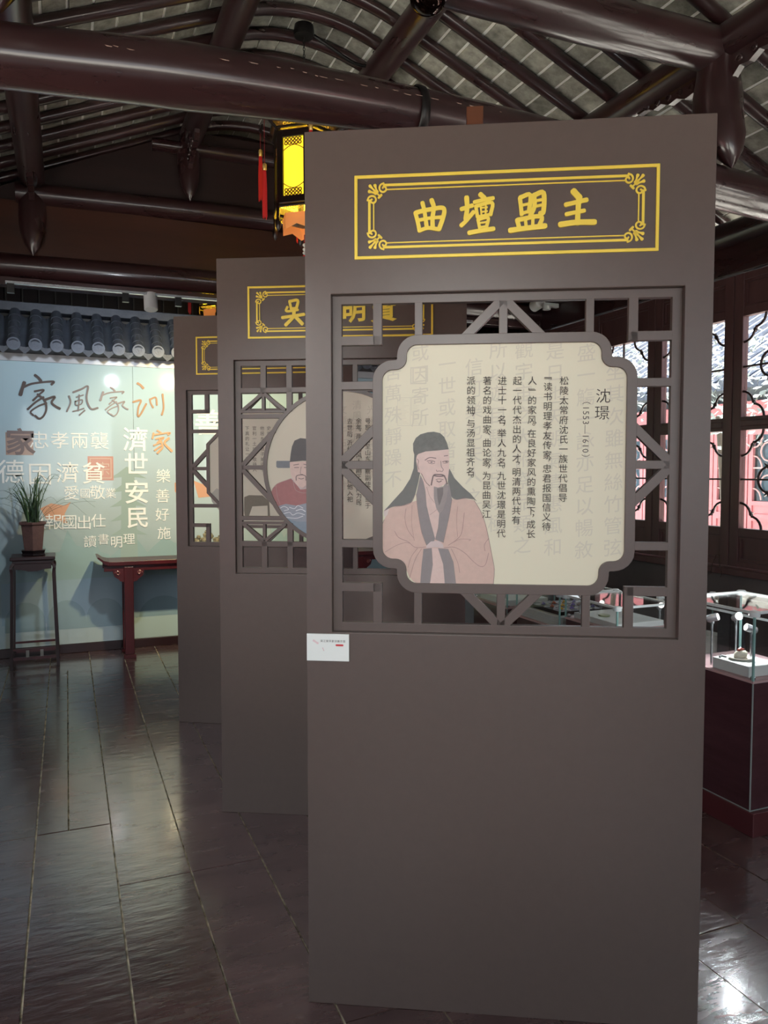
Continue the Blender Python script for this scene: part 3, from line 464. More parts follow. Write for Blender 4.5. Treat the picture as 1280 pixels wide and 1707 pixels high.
def screen(idx,x,y,yaw,label):
    t=thing('exhibition_screen',label,'screen',(x,y,0),R(yaw),'brown exhibition screens')
    W=1.058; H=2.40; s=(.0700,.9880,1.0570,1.9720)
    MB().ring(rect(0,W,0,H),rect(s[0],s[1],s[2],s[3]),0,SY).build('board',PAINT,t,bevel=.002)
    la=MB().ring(rect(*s),rect(CX-LA,CX+LA,CZ-LA,CZ+LA),.022,.044).build('lattice',PAINT,t,bevel=.0012)
    w_=.0245
    def bar(a,b_,ww=w_):
        m=MB().bar((CX+a[0],CZ+a[1]),(CX+b_[0],CZ+b_[1]),ww,.0222,.0438); m.build('lattice_bar',PAINT,la,bevel=.001)
    if idx==0:
        N=.066; o=shift(notched(.349,N,.054,.004),CX,CZ); i_=shift(notched(.3225,N,.028,.030),CX,CZ)
        MB().ring(o,i_,.021,.045).build('card_frame',PAINT,la,bevel=.001)
        for sx in (1,-1):
            for sz in (1,-1):
                bar((sx*.336,sz*.437),(sx*.336,sz*.324)); bar((sx*.324,sz*.336),(sx*.437,sz*.336))
                bar((sx*.225,sz*.338),(sx*.225,sz*.437),.021); bar((sx*.338,sz*.2155),(sx*.437,sz*.2155),.022)
                bar((sx*.004,sz*.438),(sx*.104,sz*.338)); bar((sx*.438,sz*.004),(sx*.338,sz*.104))
        for sz in (1,-1): bar((0,sz*.338),(0,sz*.437),.0225); bar((sz*.338,0),(sz*.437,0),.0225)
        card=shift(notched(.333,N+.0,.038,.02),CX,CZ)
    elif idx==1:
        o=shift(arc((0,0),.340,0,360,72)[:-1],CX,CZ); i_=shift(arc((0,0),.3235,0,360,72)[:-1],CX,CZ)
        MB().ring(o,i_,.021,.045).build('card_frame',PAINT,la,smooth=30)
        for sx in (1,-1):
            for sz in (1,-1):
                bar((sx*.3365,sz*.437),(sx*.3365,sz*.318)); bar((sx*.2235,sz*.437),(sx*.2235,sz*.240))
                bar((sx*.437,sz*.330),(sx*.06,sz*.330)) if False else bar((sx*.437,sz*.330),(sx*.05,sz*.332),.022)
                bar((sx*.437,sz*.2195),(sx*.255,sz*.2195),.019); bar((sx*.437,sz*.2400),(sx*.24,sz*.2400),.012)
                bar((sx*.430,sz*.244),(sx*.340,sz*.316),.015); bar((sx*.333,sz*.316),(sx*.243,sz*.244),.015); bar((sx*.3365,sz*.316),(sx*.3365,sz*.240),.012)
                bar((sx*.438,sz*.002),(sx*.290,sz*.158),.020); bar((sx*.06,sz*.335),(sx*.06,sz*.437),.02)
            bar((sx*.437,0),(sx*.330,0),.018)
        card=shift(arc((0,0),.331,0,360,72)[:-1],CX,CZ)
    else:
        oc=lambda h:[(h*math.cos(R(22.5+45*k))/math.cos(R(22.5)),h*math.sin(R(22.5+45*k))/math.cos(R(22.5))) for k in range(8)]
        MB().ring(shift(oc(.348),CX,CZ),shift(oc(.330),CX,CZ),.021,.045).build('card_frame',PAINT,la)
        for sx in (1,-1):
            for sz in (1,-1):
                bar((sx*.3425,sz*.437),(sx*.3425,sz*.325)); bar((sx*.437,sz*.3345),(sx*.331,sz*.3345),.022)
                bar((sx*.437,sz*.219),(sx*.262,sz*.219),.021); bar((sx*.219,sz*.437),(sx*.219,sz*.262),.021)
                bar((sx*.438,sz*.004),(sx*.340,sz*.106)); bar((sx*.004,sz*.438),(sx*.106,sz*.340))
            bar((sx*.437,0),(sx*.340,0),.02); bar((0,sx*.437),(0,sx*.340),.02)
        card=shift(oc(.339),CX,CZ)
    yc=.0300
    cd=MB().prism(card[::-1],yc,yc+.006).build('picture_card',CARD if idx==0 else mat('card_beige',(208,200,182),.5),t)
    # ---- gold title frame
    MB().ring(rect(.1345,.9195,2.0605,2.2795),rect(.1430,.9110,2.0690,2.2710),-.004,.001).build('gold_frame',GOLD,t,bevel=.0015)
    m=MB(); xa,xb,za,zb=.1745,.8795,2.0905,2.2520
    for (p,q,ww) in (((xa+.036,zb),(xb-.036,zb),.0065),((xa+.036,za),(xb-.036,za),.0065),((xa,za+.036),(xa,zb-.036),.0065),((xb,za+.036),(xb,zb-.036),.0065),
        ((xa+.044,zb-.0115),(xb-.044,zb-.0115),.003),((xa+.044,za+.0115),(xb-.044,za+.0115),.003),((xa+.0115,za+.044),(xa+.0115,zb-.044),.003),((xb-.0115,za+.044),(xb-.0115,zb-.044),.003)):
        m.bar(p,q,ww,-.003,.001)
    gi=m.build('gold_inner_frame',GOLD,t)
    for cx,sx in ((xa,1),(xb,-1)):
        for cz,sz in ((zb,1),(za,-1)): flourish(cx-sx*.002,cz+sz*.002,sx,sz,gi)
    return t,cd
s1,c1=screen(0,.6035,2.016,-28.4,'nearest and tallest-looking dark brown screen with a notched square portrait card')
s2,c2=screen(1,.606,3.33,-27.8,'middle dark brown screen with a round portrait card, partly behind the nearest one')
s3,c3=screen(2,.595,4.6535,-30.2,'farthest dark brown screen with an eight-sided card, leftmost of the three')
def gold_char(key,t):
    m=MB()
    for i,(p,w_) in enumerate(D[key]): m.ribbon(p,w_*1.22,0,-.0045-.0001*i,.06)
    m.build('gold_character',GOLD,t)
for k in ('QU','TAN','MENG','ZHU'): gold_char(k,s1)
gold_char('WU',s2)
def gold_glyph(ch,x,z,size,t):
    m=MB(); m.text(ch,x,z,size,-.004,.022,skew=.08); m.text(ch,x,z,size*.985,-.0015,.03,skew=.08); m.build('gold_character',GOLD,t)
gold_glyph('江',.461,2.172,.105,s2); gold_glyph('明',.588,2.172,.105,s2); gold_glyph('賢',.712,2.172,.108,s2)
# ---- prints on card 1
YP=.0300
def printed(name,m,mt,parent): return m.build(name,mt,parent)
BG=['坐其次雖無絲竹管弦','盛一觴一詠亦足以暢敘','是日也天朗氣清惠風和','觀宇宙之大俯察品類之','所以遊目騁懷足以極','信可樂也夫人之','一世或取諸懷抱','或因寄所','舍萬殊靜躁不']
for st,(x,z) in zip(BG,D['BG']): MB().text(st,x,z,.050,YP-.0004,.002,vert=True,pitch=1.16,skew=.12).build('faint_calligraphy',FAINT,c1)
m=MB(); sx_,sz_=.3035,1.757
m.ring(rect(sx_-.022,sx_+.022,sz_-.024,sz_+.022),rect(sx_-.0185,sx_+.0185,sz_-.020,sz_+.018),YP-.0007,YP-.0006)
x0,x1,z0,z1=.247,.318,1.622,1.697
for (a,b_) in (((x0,z0),(x1,z0)),((x0,z1),(x1,z1)),((x0,z0),(x0,z1)),((.282,z0),(.282,z1)),((.285,1.65),(.285,z1)),((.285,1.65),(.318,1.65))): m.bar(a,b_,.0014,YP-.0007,YP-.0006)
for k in range(16):
    z=1.628+k*.0043; m.bar((.250,z),(.262+rnd.uniform(0,.017),z),.0009,YP-.0007,YP-.0006); m.bar((.288,z),(.295+rnd.uniform(0,.02),z),.0009,YP-.0007,YP-.0006)
m.build('faint_seal',FAINT,c1)
PC=dict(robe=(208,178,166),sleeve=(214,198,192),drape=(112,112,108),under=(216,190,182),collar=(142,134,134),face=(219,192,184),hat=(106,106,102),beard=(152,142,140),beardcore=(122,114,113),knot=(206,188,186),fold=(172,142,138),outline=(150,128,126),feature=(120,102,102),
 wing=(122,126,132),robered=(166,112,112),hatdark=(92,88,90),wave=(150,154,166),blue=(132,146,160),wave2=(226,226,230),stone=(120,112,98))
PM=lambda n:mat('print_'+n,PC[n],.55,var=.05 if n!='hat' else .15,vscale=60)
def layers(key,parent,nm,y0):
    for i,(n,p) in enumerate(D[key]): MB().flat(p,y0-.00008*i).build(nm,PM(n),parent)
    for j,(n,ls) in enumerate(D.get(key+'L',[])):
        m=MB()
        for p,w_ in ls: m.ribbon(p,w_,y0-.00008*(i+3+2*j),y0-.00008*(i+3+2*j),.1)
        m.build(nm+'_lines',PM(n),parent)
layers('P1',c1,'portrait_print',YP-.0010)
T1=['松陵太常府沈氏一族世代倡导','『读书明理孝友传家，忠君报国信义待','人』的家风。在良好家风的熏陶下，成长','起一代代杰出的人才，明清两代共有','进士十一名，举人九名。九世沈璟是明代','著名的戏曲家、曲论家，为昆曲吴江','派的领袖，与汤显祖齐名。']
def vcol(m,st,x,z,size,pitch,y,off=0):
    for ch in st:
        if ch in '『』':
            h=size*.36; s_=1 if ch=='『' else -1; zz=z-s_*size*.05
            m.ribbon([(x-h,zz),(x+h,zz)],size*.07,y,y,0); m.ribbon([(x+s_*h,zz),(x+s_*h,zz-s_*size*.22)],size*.07,y-.00005,y-.00005,0)
            m.ribbon([(x-h,zz-s_*size*.12),(x+h*.75,zz-s_*size*.12)],size*.04,y-.0001,y-.0001,0); z-=pitch; continue
        if ch in '，。、': m.text(ch,x,z+pitch*.32,size,y,off,vert=True); z-=pitch*.42
        else: m.text(ch,x,z,size,y,off,vert=True); z-=pitch
for st,(x,z) in zip(T1,D['T1']):
    m=MB(); z+=(.010 if st[0]=='『' else 0); vcol(m,st,x,z,.0245,.0258,YP-.0032,0); m.build('text_column',INK,c1)
m=MB(); m.text('沈',*D['T1n'][0],.040,YP-.0005,-.002); m.text('璟',*D['T1n'][1],.040,YP-.0005,-.002); m.build('name_text',INK,c1)
m=MB()
z=D['T1n'][2][1]
for ch in '（1553—1610）':
    vs=glyph(ch,0)[0]; wd=(max(v[0] for v in vs)-min(v[0] for v in vs)); cw=(min(v[0] for v in vs)+max(v[0] for v in vs))/2
    st_=.023; g,f=glyph(ch,-.004); adv={'（':.55,'）':.55,'—':1.0}.get(ch,.56); z-=adv*st_*.5
    m.add([(.7486+(b_-.36)*st_,YP-.0005,z-(a-cw)*st_) for a,b_ in g],f); z-=adv*st_*.5
m.build('date_text',INK,c1)
# ---- prints on cards 2 and 3
layers('P2',c2,'portrait_print',YP-.0010)
for i,st in enumerate(['號鳳年壽春和堂記事','光緒元年三月初八','清風明月本無價近水','文章千古事得失寸心','顧氏文集序言卷一','韵氏一門書香世家']):
    MB().text(st[:8 if i<4 else 5],.72-.062*i,1.78-.02*(i%2)-(.0 if i<4 else .02),.042,YP-.0004,-.004,vert=True,pitch=1.1,skew=.1).build('faint_calligraphy',mat('faint_ink_beige',(190,182,166),.6),c2)
for st,(x,z) in zip(['号恕斋官至山东按察副使。病逝于','余年，两袖清风人，刚正不阿为民。','去世后，沂州地方百姓把他入祀'],D['T2']):
    m=MB(); vcol(m,st,x,z,.026,.0268,YP-.0032,-.002); m.build('text_column',INK,c2)
layers('P3',c3,'landscape_print',YP-.0010)
MB().flat([(.20,1.36),(.24,1.40),(.29,1.37),(.36,1.33),(.40,1.31),(.40,1.22),(.27,1.25),(.21,1.32)],YP-.0006).build('landscape_print',mat('print_greyhill',(176,172,160),.6),c3)
for st,(x,z) in zip(['史家世代书香','他居乡里教子弟读书','官利一土地诚敬待人','下真的礼让一门和睦'],D['T3']):
    m=MB(); vcol(m,st,x,z,.026,.030,YP-.0012,.003); m.build('text_column',mat('ink_soft',(110,100,92),.6),c3)
# ---- information tag
t=thing('name_plate','small white information plate at the left edge of the nearest screen','plate',(.6035,2.016,0),R(-28.4))
MB().prism(rect(.0005,.1178,.9780,1.0528)[::-1],-.006,-.0005).build('plate',mat('plate_white',(238,242,238),.35),t,bevel=.0008)
MB().text('吴江家风家训展示馆',.042,1.0335,.0072,-.0063,.003,pitch=1.08).build('plate_text',INK,t)
m=MB(); m.ribbon([(.083,1.0225),(.100,1.0225)],.0052,-.0063,-.0063,0); m.build('red_pill',mat('red_print',(206,60,66),.5),t)
m=MB(); m.ribbon([(.020,1.034),(.026,1.030),(.031,1.027)],.006,-.0062,-.0062,.2); m.ribbon([(.045,1.014),(.048,1.007)],.003,-.0062,-.0062,.2); m.build('flower_print',mat('pink_print',(232,206,208),.5),t)
tag(MB().box(-.022,.022,-.02,.02,0,.052).build('wooden_block',mat('orange_wood',(98,56,34),.4),None,(1.016,1.796+.035,2.4),rot=(0,0,R(-28.4)),bevel=.002),'small orange-brown wooden block on top of the nearest screen','block')
# ================================================================ MURAL PARTITION
mu=thing('mural_partition','pale blue glossy mural wall with white calligraphy below the tiled canopy','mural',(0,6.80,0))
def mural_mat():
    m=bpy.data.materials.new('mural_print'); m.use_nodes=True; nt=m.node_tree; N=nt.nodes; L=nt.links; b_=N['Principled BSDF']
    b_.inputs['Roughness'].default_value=.045; b_.inputs['Specular IOR Level'].default_value=.5
    g=N.new('ShaderNodeNewGeometry'); sp=N.new('ShaderNodeSeparateXYZ'); L.new(g.outputs['Position'],sp.inputs[0])
    mr=N.new('ShaderNodeMapRange'); mr.inputs['From Min'].default_value=0; mr.inputs['From Max'].default_value=2.4; L.new(sp.outputs['Z'],mr.inputs[0])
    n=N.new('ShaderNodeTexNoise'); n.inputs['Scale'].default_value=1.6; n.inputs['Detail'].default_value=9; n.inputs['Roughness'].default_value=.6; L.new(g.outputs['Position'],n.inputs['Vector'])
    ad=N.new('ShaderNodeMath'); ad.operation='MULTIPLY_ADD'; ad.inputs[1].default_value=.35; L.new(n.outputs['Fac'],ad.inputs[0]); L.new(mr.outputs[0],ad.inputs[2])
    r=N.new('ShaderNodeValToRGB'); e=r.color_ramp.elements; e[0].position=.12; e[0].color=rgb((194,208,204)); e[1].position=1.15 if False else 1.0; e[1].color=rgb((178,204,216))
    for p,c in ((.34,(164,184,190)),(.50,(156,176,178)),(.62,(172,188,192)),(.80,(178,198,208))): q=e.new(p); q.color=rgb(c)
    L.new(ad.outputs[0],r.inputs[0]); L.new(r.outputs[0],b_.inputs['Base Color']); return m
MU=mural_mat()
for a,b_ in ((-1.45,-.62),(-.62,.530),(.530,1.70),(1.70,2.87),(2.87,3.95)):
    MB().box(a+.0012,b_-.0012,0,.03,.075,2.375).build('mural_panel',MU,mu)
MB().box(-1.45,3.95,.032,.12,0,2.70).build('backing_wall',DARKW,mu)
MB().box(-1.45,3.95,-.012,.03,0,.073).build('skirting',ROSED,mu,bevel=.003)
MB().box(-1.45,3.95,-.004,.03,2.377,2.437).build('top_rail',mat('pale_rail',(190,194,202),.2),mu)
def mprint(nm,col,polys,k=1,rough=.12):
    m=MB()
    for p in polys: m.flat(p,-.0004*k)
    m.build(nm,mat('m_%d_%d_%d'%col,col,rough),mu)
def hill(x0,x1,z0,h,n=14,s=1):
    r_=random.Random(s); return [(x0,z0)]+[(x0+(x1-x0)*k/n,z0+h*math.sin(math.pi*k/n)*(.7+.5*r_.random())) for k in range(1,n)]+[(x1,z0)]
mprint('hill_print',(150,176,178),[hill(-.5,.5,.55,.42,16,3),hill(.1,1.3,.60,.30,16,5),hill(1.2,2.6,.5,.5,18,8)])
mprint('bridge_print',(156,180,190),[[(-.5,.26),(1.0,.26),(1.0,.60),(.6,.62),(-.5,.60)]],2)
mprint('bridge_arch_print',(140,165,172),[[(cx-.15,.20)]+[(cx+.15*math.cos(R(180-q)),.27+.17*math.sin(R(q))) for q in range(0,181,15)]+[(cx+.15,.20)] for cx in (-.33,-.02,.28)]+[[(.55,.262)]+[(.75+.20*math.cos(R(180-q)),.262+.17*math.sin(R(q))) for q in range(0,181,15)]],3)
mprint('bank_print',(178,198,194),[[(.50,.08),(1.6,.08),(1.6,.262),(.50,.255)]],4)
mprint('pagoda_print',(156,176,172),[[(.33,z),(.40,z+.045),(.47,z+.10),(.55,z+.045),(.63,z),(.53,z+.012),(.43,z+.012)] for z in (1.44,1.32,1.20,1.08,.96)]+[[(.41,.75),(.55,.75),(.53,1.5),(.43,1.5)]],2)
def mtext(nm,items,mt,y=-.006,off=.0):
    for ch,(x,z),s_ in items:
        m=MB(); m.text(ch,x,z,s_,y,off); m.text(ch,x,z,s_,y+.003,off); m.build(nm,mt,mu)
LW=mat('letter_white',(240,242,240),.3); LB=mat('letter_brown',(74,60,58),.55); LO=mat('letter_orange',(208,160,120),.55); LT=mat('letter_tan',(168,128,92),.55)
LBG=mat('letter_brown_strong_glare',(140,132,136),.55)  # brown lettering with strong lamp glare mixed into its colour
for key,mt in (('M_JIA',LB),('M_FENG',mat('letter_brown_glare',(112,104,108),.55)),('M_JIA2',LBG),('M_XUN',LT),('M_RJIA',LO)):  # second and third characters: brown paled, glare painted into the colour
    m=MB()
    for i,(p,w_) in enumerate(D[key]): m.ribbon(p,w_,0,-.010-.0002*i,.15)
    m.build('calligraphy_character',mt,mu)
P=lambda *a:a
mtext('white_character',[('忠',(-.198,1.750),.150),('孝',(-.045,1.752),.145),('兩',(.105,1.752),.145),('襲',(.258,1.752),.150)],LW)
mtext('white_character',[('濟',(.545,1.768),.21),('世',(.545,1.56),.20),('安',(.545,1.325),.21),('民',(.55,1.11),.19)],LW,off=.012)
mtext('white_character',[('德',(-.408,1.497),.20),('因',(-.198,1.478),.19),('濟',(.01,1.490),.18),('貧',(.208,1.485),.19)],LW,off=.004)
mtext('white_character',[('愛',(.035,1.322),.125),('國',(.140,1.318),.085),('敬',(.235,1.325),.125),('業',(.338,1.318),.090)],LW)
mtext('white_character',[('以',(-.225,1.09),.13),('報',(-.105,1.088),.135),('國',(.013,1.084),.130),('出',(.127,1.078),.125),('仕',(.238,1.090),.120)],LW)
mtext('white_character',[('讀',(.170,.918),.105),('書',(.275,.934),.095),('明',(.377,.908),.105),('理',(.478,.930),.100)],LW)
mtext('white_character',[('樂',(.765,1.460),.125),('善',(.757,1.290),.125),('好',(.752,1.130),.120),('施',(.765,.970),.115)],LW)
mtext('white_character',[('善',(1.145,1.925),.235),('忠',(1.6,1.85),.2),('厚',(1.6,1.6),.2),('傳',(1.6,1.35),.2),('家',(1.6,1.1),.2)],LW,off=.012)
mprint('seal_print',(176,150,138),[rect(-.44,-.24,1.63,1.81)],2); mtext('seal_character',[('家',(-.335,1.735),.22)],mat('seal_brown',(120,104,104),.3),off=.02)
mprint('seal_print',(190,142,128),[rect(.165,.365,1.425,1.625)],3)
m=MB(); m.ring(rect(.180,.350,1.440,1.610),rect(.188,.342,1.448,1.602),-.003,-.0025); m.text('宗',.28,1.52,.12,-.003,.0); m.build('seal_character',mat('seal_red',(206,180,168),.3),mu)
mprint('orange_print',(206,158,130),[[(-.20,1.20),(-.12,1.24),(-.02,1.22),(.03,1.25),(-.02,1.15),(.0,1.07),(-.08,1.10),(-.16,1.12)],[(.86,1.40),(.93,1.44),(.93,1.33),(.89,1.28),(.86,1.33)],[(1.02,1.42),(1.12,1.38),(1.17,1.28),(1.06,1.27)]],5)
# --- tiled canopy
ca=thing('tile_canopy','grey tiled eaves canopy running along the top of the mural wall','canopy',(0,6.80,0))
MB().prism([(-.02,2.44),(-.02,2.74),(.12,2.74),(.12,2.44)],-1.45,3.95,'x').build('backing',BLACKM,ca)
MB().box(-1.45,3.95,-.045,.16,2.765,2.835).build('ridge_cap',TILE,ca,bevel=.006)
MB().prism([(-.02,2.437),(-.27,2.45),(-.27,2.46),(-.02,2.72)],-1.45,3.95,'x').build('soffit',mat('soffit_dark',(34,26,26),.6),ca)
ya,za,yb,zb=-.025,2.768,-.315,2.475; nseg=5
sl=math.atan2(za-zb,ya-yb); sl_len=math.hypot(za-zb,ya-yb)/nseg
def segmesh():
    m=MB(); n=12; L=sl_len*1.04
    for k,(u,r) in enumerate(((0,.040),(L*.94,.043),(L,.0445),(L,.036))):
        m.v+=[(r*math.cos(q),u,r*math.sin(q)) for q in [math.pi*j/(n-1)*1.1-.16 for j in range(n)]]
    m.f=[(k*n+j,k*n+j+1,(k+1)*n+j+1,(k+1)*n+j) for k in range(3) for j in range(n-1)]
    return m
o=segmesh().build('cover_tile',TILE,smooth=50); CT=o.data; bpy.data.objects.remove(o)
m=MB(); n=9
for u,dz in ((0,0),(sl_len*1.02,.0),(sl_len*1.02,-.012)):
    m.v+=[(-.05+.1*j/(n-1),u,-.030*math.sin(math.pi*j/(n-1))+dz+.006) for j in range(n)]
m.f=[(k*n+j,k*n+j+1,(k+1)*n+j+1,(k+1)*n+j) for k in range(2) for j in range(n-1)]
o=m.build('pan_tile',TILE,smooth=40); PT=o.data; bpy.data.objects.remove(o)
o=MB().prism([(-.073,.035),(-.06,.008),(-.03,-.02),(0,-.050),(.03,-.02),(.06,.008),(.073,.035),(.04,.012),(0,.0),(-.04,.012)],-.006,.006).ring(arc((0,-.008),.014,0,360,12)[:-1],arc((0,-.008),.011,0,360,12)[:-1],-.009,-.006).build('drip_tile',TILE); DT=o.data; bpy.data.objects.remove(o)
o=MB().lathe([(.001,0),(.046,0),(.048,.004),(.048,.018),(.001,.019)],n=20,M=Matrix.Rotation(R(90),4,'X')).build('end_tile',mat('grey_tile_end',(88,96,112),.5,var=.2,vscale=40)); 
for rr in (.040,.028): 
    pass
ET=o.data; bpy.data.objects.remove(o)
rg=MB().ring(arc((0,0),.041,0,360,20)[:-1],arc((0,0),.037,0,360,20)[:-1],-.023,-.018).ring(arc((0,0),.026,0,360,20)[:-1],arc((0,0),.022,0,360,20)[:-1],-.023,-.018)
for a in (0,72,144,216,288): rg.ribbon([(0,0),(.018*math.cos(R(a)),.018*math.sin(R(a)))],.005,-.019,-.023)
o=rg.build('end_relief',_M['grey_tile_end']); RT=o.data; bpy.data.objects.remove(o)
k=-7
while -.348+.1503*k<3.95:
    x=-.348+.1503*k; k+=1
    if x<-1.42: continue
    for i in range(nseg):
        f=i/nseg; y=ya+(yb-ya)*f; z=za+(zb-za)*f
        link('cover_tile',CT,ca,(x,y,z-.012),(-sl,0,math.pi))
        link('pan_tile',PT,ca,(x+.075,y,z-.020),(-sl,0,math.pi))
    e=link('end_tile',ET,ca,(x,yb-.002,zb-.012),(0,0,0)); link('relief',RT,e,(0,0,0))
    link('drip_tile',DT,ca,(x+.075,yb+.004,zb-.035),(R(12),0,0))
# --- lighting track above the canopy
t=thing('lighting_track','thin grey lighting track with cylindrical spotlights hanging before the mural','light',(0,4.70,0))
MB().box(-.285,2.6,-.010,.010,2.520,2.534).build('rail',STEEL,t)
for x in (-.26,.335,.63,1.2,2.2):
    MB().box(x-.018,x+.018,-.016,.016,2.47,2.52).build('clamp',BLACKM,t)
for i,x in enumerate((.475,1.06)):
    h=MB().lathe([(.036,0),(.039,.003),(.039,.095),(.034,.098)],n=24,M=Matrix.Translation((x,.0,2.438))@Matrix.Rotation(R(-14),4,'X')).build('spot_head',mat('spot_white',(170,172,176),.35),t,smooth=35)
    M_=Matrix.Translation((x,.042,2.485))@Matrix.Rotation(R(-90),4,'X'); MB().lathe([(.030,0),(.030,.004)],n=20,M=M_).build('spot_lens',mat('spot_lens_%d'%i,(255,255,255),.3,emit=(((215,228,255),(255,232,180))[i],22)),h)
# --- plant on its stand
st=thing('flower_stand','tall dark wooden flower stand in front of the mural at far left','stand',(-.25,6.54,0))
MB().box(-.158,.158,-.15,.15,.822,.850).build('top',ROSED,st,bevel=.006)
MB().box(-.142,.142,-.135,.135,.795,.822).build('waist',ROSED,st,bevel=.004)
for sx,sy in ((1,1),(1,-1),(-1,1),(-1,-1)):
    MB().tube(smooth([(sx*.135,sy*.125,.795),(sx*.150,sy*.138,.765),(sx*.145,sy*.134,.70),(sx*.152,sy*.138,.40),(sx*.163,sy*.143,.0)]),.0155,4).build('leg',ROSED,st,smooth=50)
for sy in (-1,1):
    MB().prism([(-.13,.795),(.13,.795),(.13,.755),(.08,.752),(.03,.738),(-.03,.738),(-.08,.752),(-.13,.755)],sy*.130-.006,sy*.130+.006).build('apron',ROSED,st)
    MB().box(-.15,.15,sy*.138-.008,sy*.138+.008,.062,.084).build('stretcher',ROSE,st)
    MB().box(-.15,.15,sy*.138-.008,sy*.138+.008,.135,.150).build('stretcher',ROSE,st)
for sx in (-1,1):
    MB().box(sx*.152-.008,sx*.152+.008,-.135,.135,.062,.084).build('stretcher',ROSED,st)
    MB().box(sx*.05-.011,sx*.05+.011,-.149,-.140,.083,.136).build('spindle',mat('grey_peg',(150,146,140),.5),st)
pp=thing('potted_plant','potted orchid with long arching green blades in a brown pot','plant',(-.247,6.54,.850))
MB().lathe([(.085,0),(.095,.004),(.095,.014),(.088,.018),(.098,.040)],n=6,a0=R(30)).build('saucer',mat('dark_saucer',(26,20,22),.35),pp)
MB().lathe([(.070,.032),(.074,.05),(.094,.235),(.108,.240),(.110,.258),(.096,.260),(.094,.245),(.001,.240)],n=6,a0=R(30)).build('pot',mat('brown_pot',(96,70,66),.6,var=.15,vscale=30,bump=.3,bscale=90),pp,bevel=.003)
LEAF=[mat('leaf_green',(74,100,66),.4,rand=.2),mat('leaf_dark',(52,72,54),.4,rand=.2)]
for i in range(58):
    a=rnd.uniform(0,2*math.pi); h=rnd.uniform(.14,.42); o_=rnd.uniform(.05,.36)*(1 if i%4 else .5)*(1.25 if h<.3 else 1); bx,by=rnd.uniform(-.04,.04),rnd.uniform(-.03,.03)
    dr=rnd.uniform(0,.10)*(o_/.2)
    P_=[Vector((bx,by,.25)),Vector((bx+.25*o_*math.cos(a),by+.25*o_*math.sin(a),.25+h*.55)),Vector((bx+.65*o_*math.cos(a),by+.4*o_*math.sin(a),.25+h*.92)),Vector((bx+1.0*o_*math.cos(a),by+.5*o_*math.sin(a),.25+h-dr))]
    P_=smooth(P_,4); m=MB(); nn=len(P_); sd=Vector((-math.sin(a+.5),math.cos(a+.5),0))
    for k,p in enumerate(P_):
        w_=.0044*(1-(k/(nn-1))**2)+.0006; m.v+=[p-sd*w_,p+Vector((0,0,-.0015)),p+sd*w_]
    m.v=[tuple(v) for v in m.v]; m.f=[(3*k+j,3*k+j+1,3*k+j+4,3*k+j+3) for k in range(nn-1) for j in (0,1)]
    m.build('leaf',LEAF[i%2],pp)
# --- altar table
tb=thing('altar_table','long red rosewood altar table with upturned ends against the mural','table',(0,0,0))
tm=MB(); tm.box(.30,2.56,6.40,6.72,.752,.785)
tm.build('top',ROSE,tb,bevel=.003)
for sx,x in ((1,.30),(-1,2.56)):
    MB().prism([(x,.752),(x-sx*.035,.768),(x-sx*.085,.812),(x-sx*.092,.822),(x-sx*.078,.824),(x-sx*.04,.795),(x,.785)] if sx>0 else [(x,.785),(x-sx*.04,.795),(x-sx*.078,.824),(x-sx*.092,.822),(x-sx*.085,.812),(x-sx*.035,.768),(x,.752)],6.40,6.72).build('end_flange',ROSE,tb)
MB().box(.26,2.60,6.425,6.445,.705,.752).build('apron',ROSE,tb,bevel=.003); MB().box(.26,2.60,6.675,6.695,.705,.752).build('apron',ROSE,tb)
for x in (.445,2.415):
    for y in (6.435,6.68):
        MB().box(x-.036,x+.036,y-.022,y+.022,.03,.74).build('leg',ROSE,tb,bevel=.005)
        MB().box(x-.048,x+.048,y-.03,y+.03,0,.03).build('foot',ROSE,tb,bevel=.004)
    for sx in (1,-1):
        MB().prism([(x+sx*.03,.72),(x+sx*.115,.72),(x+sx*.118,.695),(x+sx*.108,.665),(x+sx*.090,.650),(x+sx*.075,.640),(x+sx*.065,.625),(x+sx*.03,.615)][::sx],6.418,6.438).build('spandrel',ROSE,tb)
        MB().tube([(x+sx*(.083+(.020-.0016*j)*math.cos(R(j*45))),6.412,.690+(.020-.0016*j)*math.sin(R(j*45))) for j in range(11)],.0065,6).build('spandrel_scroll',mat('rosewood_lit',(112,60,62),.25),tb,smooth=50)
rk=thing('scholar_rock','knobbly pale ornament rock on a carved red base on the altar table','ornament',(1.10,6.56,.785))
MB().box(-.20,.22,-.06,.06,0,.03).build('base',ROSE,rk,bevel=.008)
m=MB(); m.tube([(-.235,-.05,.0),(-.24,-.05,.04),(-.225,-.05,.07),(-.245,-.05,.10),(-.225,-.05,.14)],[.014,.008,.016,.009,.012],8); m.build('carved_finial',ROSED,rk,smooth=60)
rr=random.Random(4); m=MB()
for k in range(46):
    x=rr.uniform(-.17,.20); z=.05+rr.random()**1.3*.19*(1-abs(x)/.3); y=rr.uniform(-.04,.04); s_=rr.uniform(.016,.034)
    m.lathe([(s_*math.cos(R(a))*rr.uniform(.8,1.2)+.0005,s_*math.sin(R(a))) for a in range(-90,91,30)],(x,y,z),7)
m.build('rock',mat('rock_pale',(170,160,128),.7,var=1,col2=(70,64,52),vscale=34,bump=.6,bscale=60),rk)
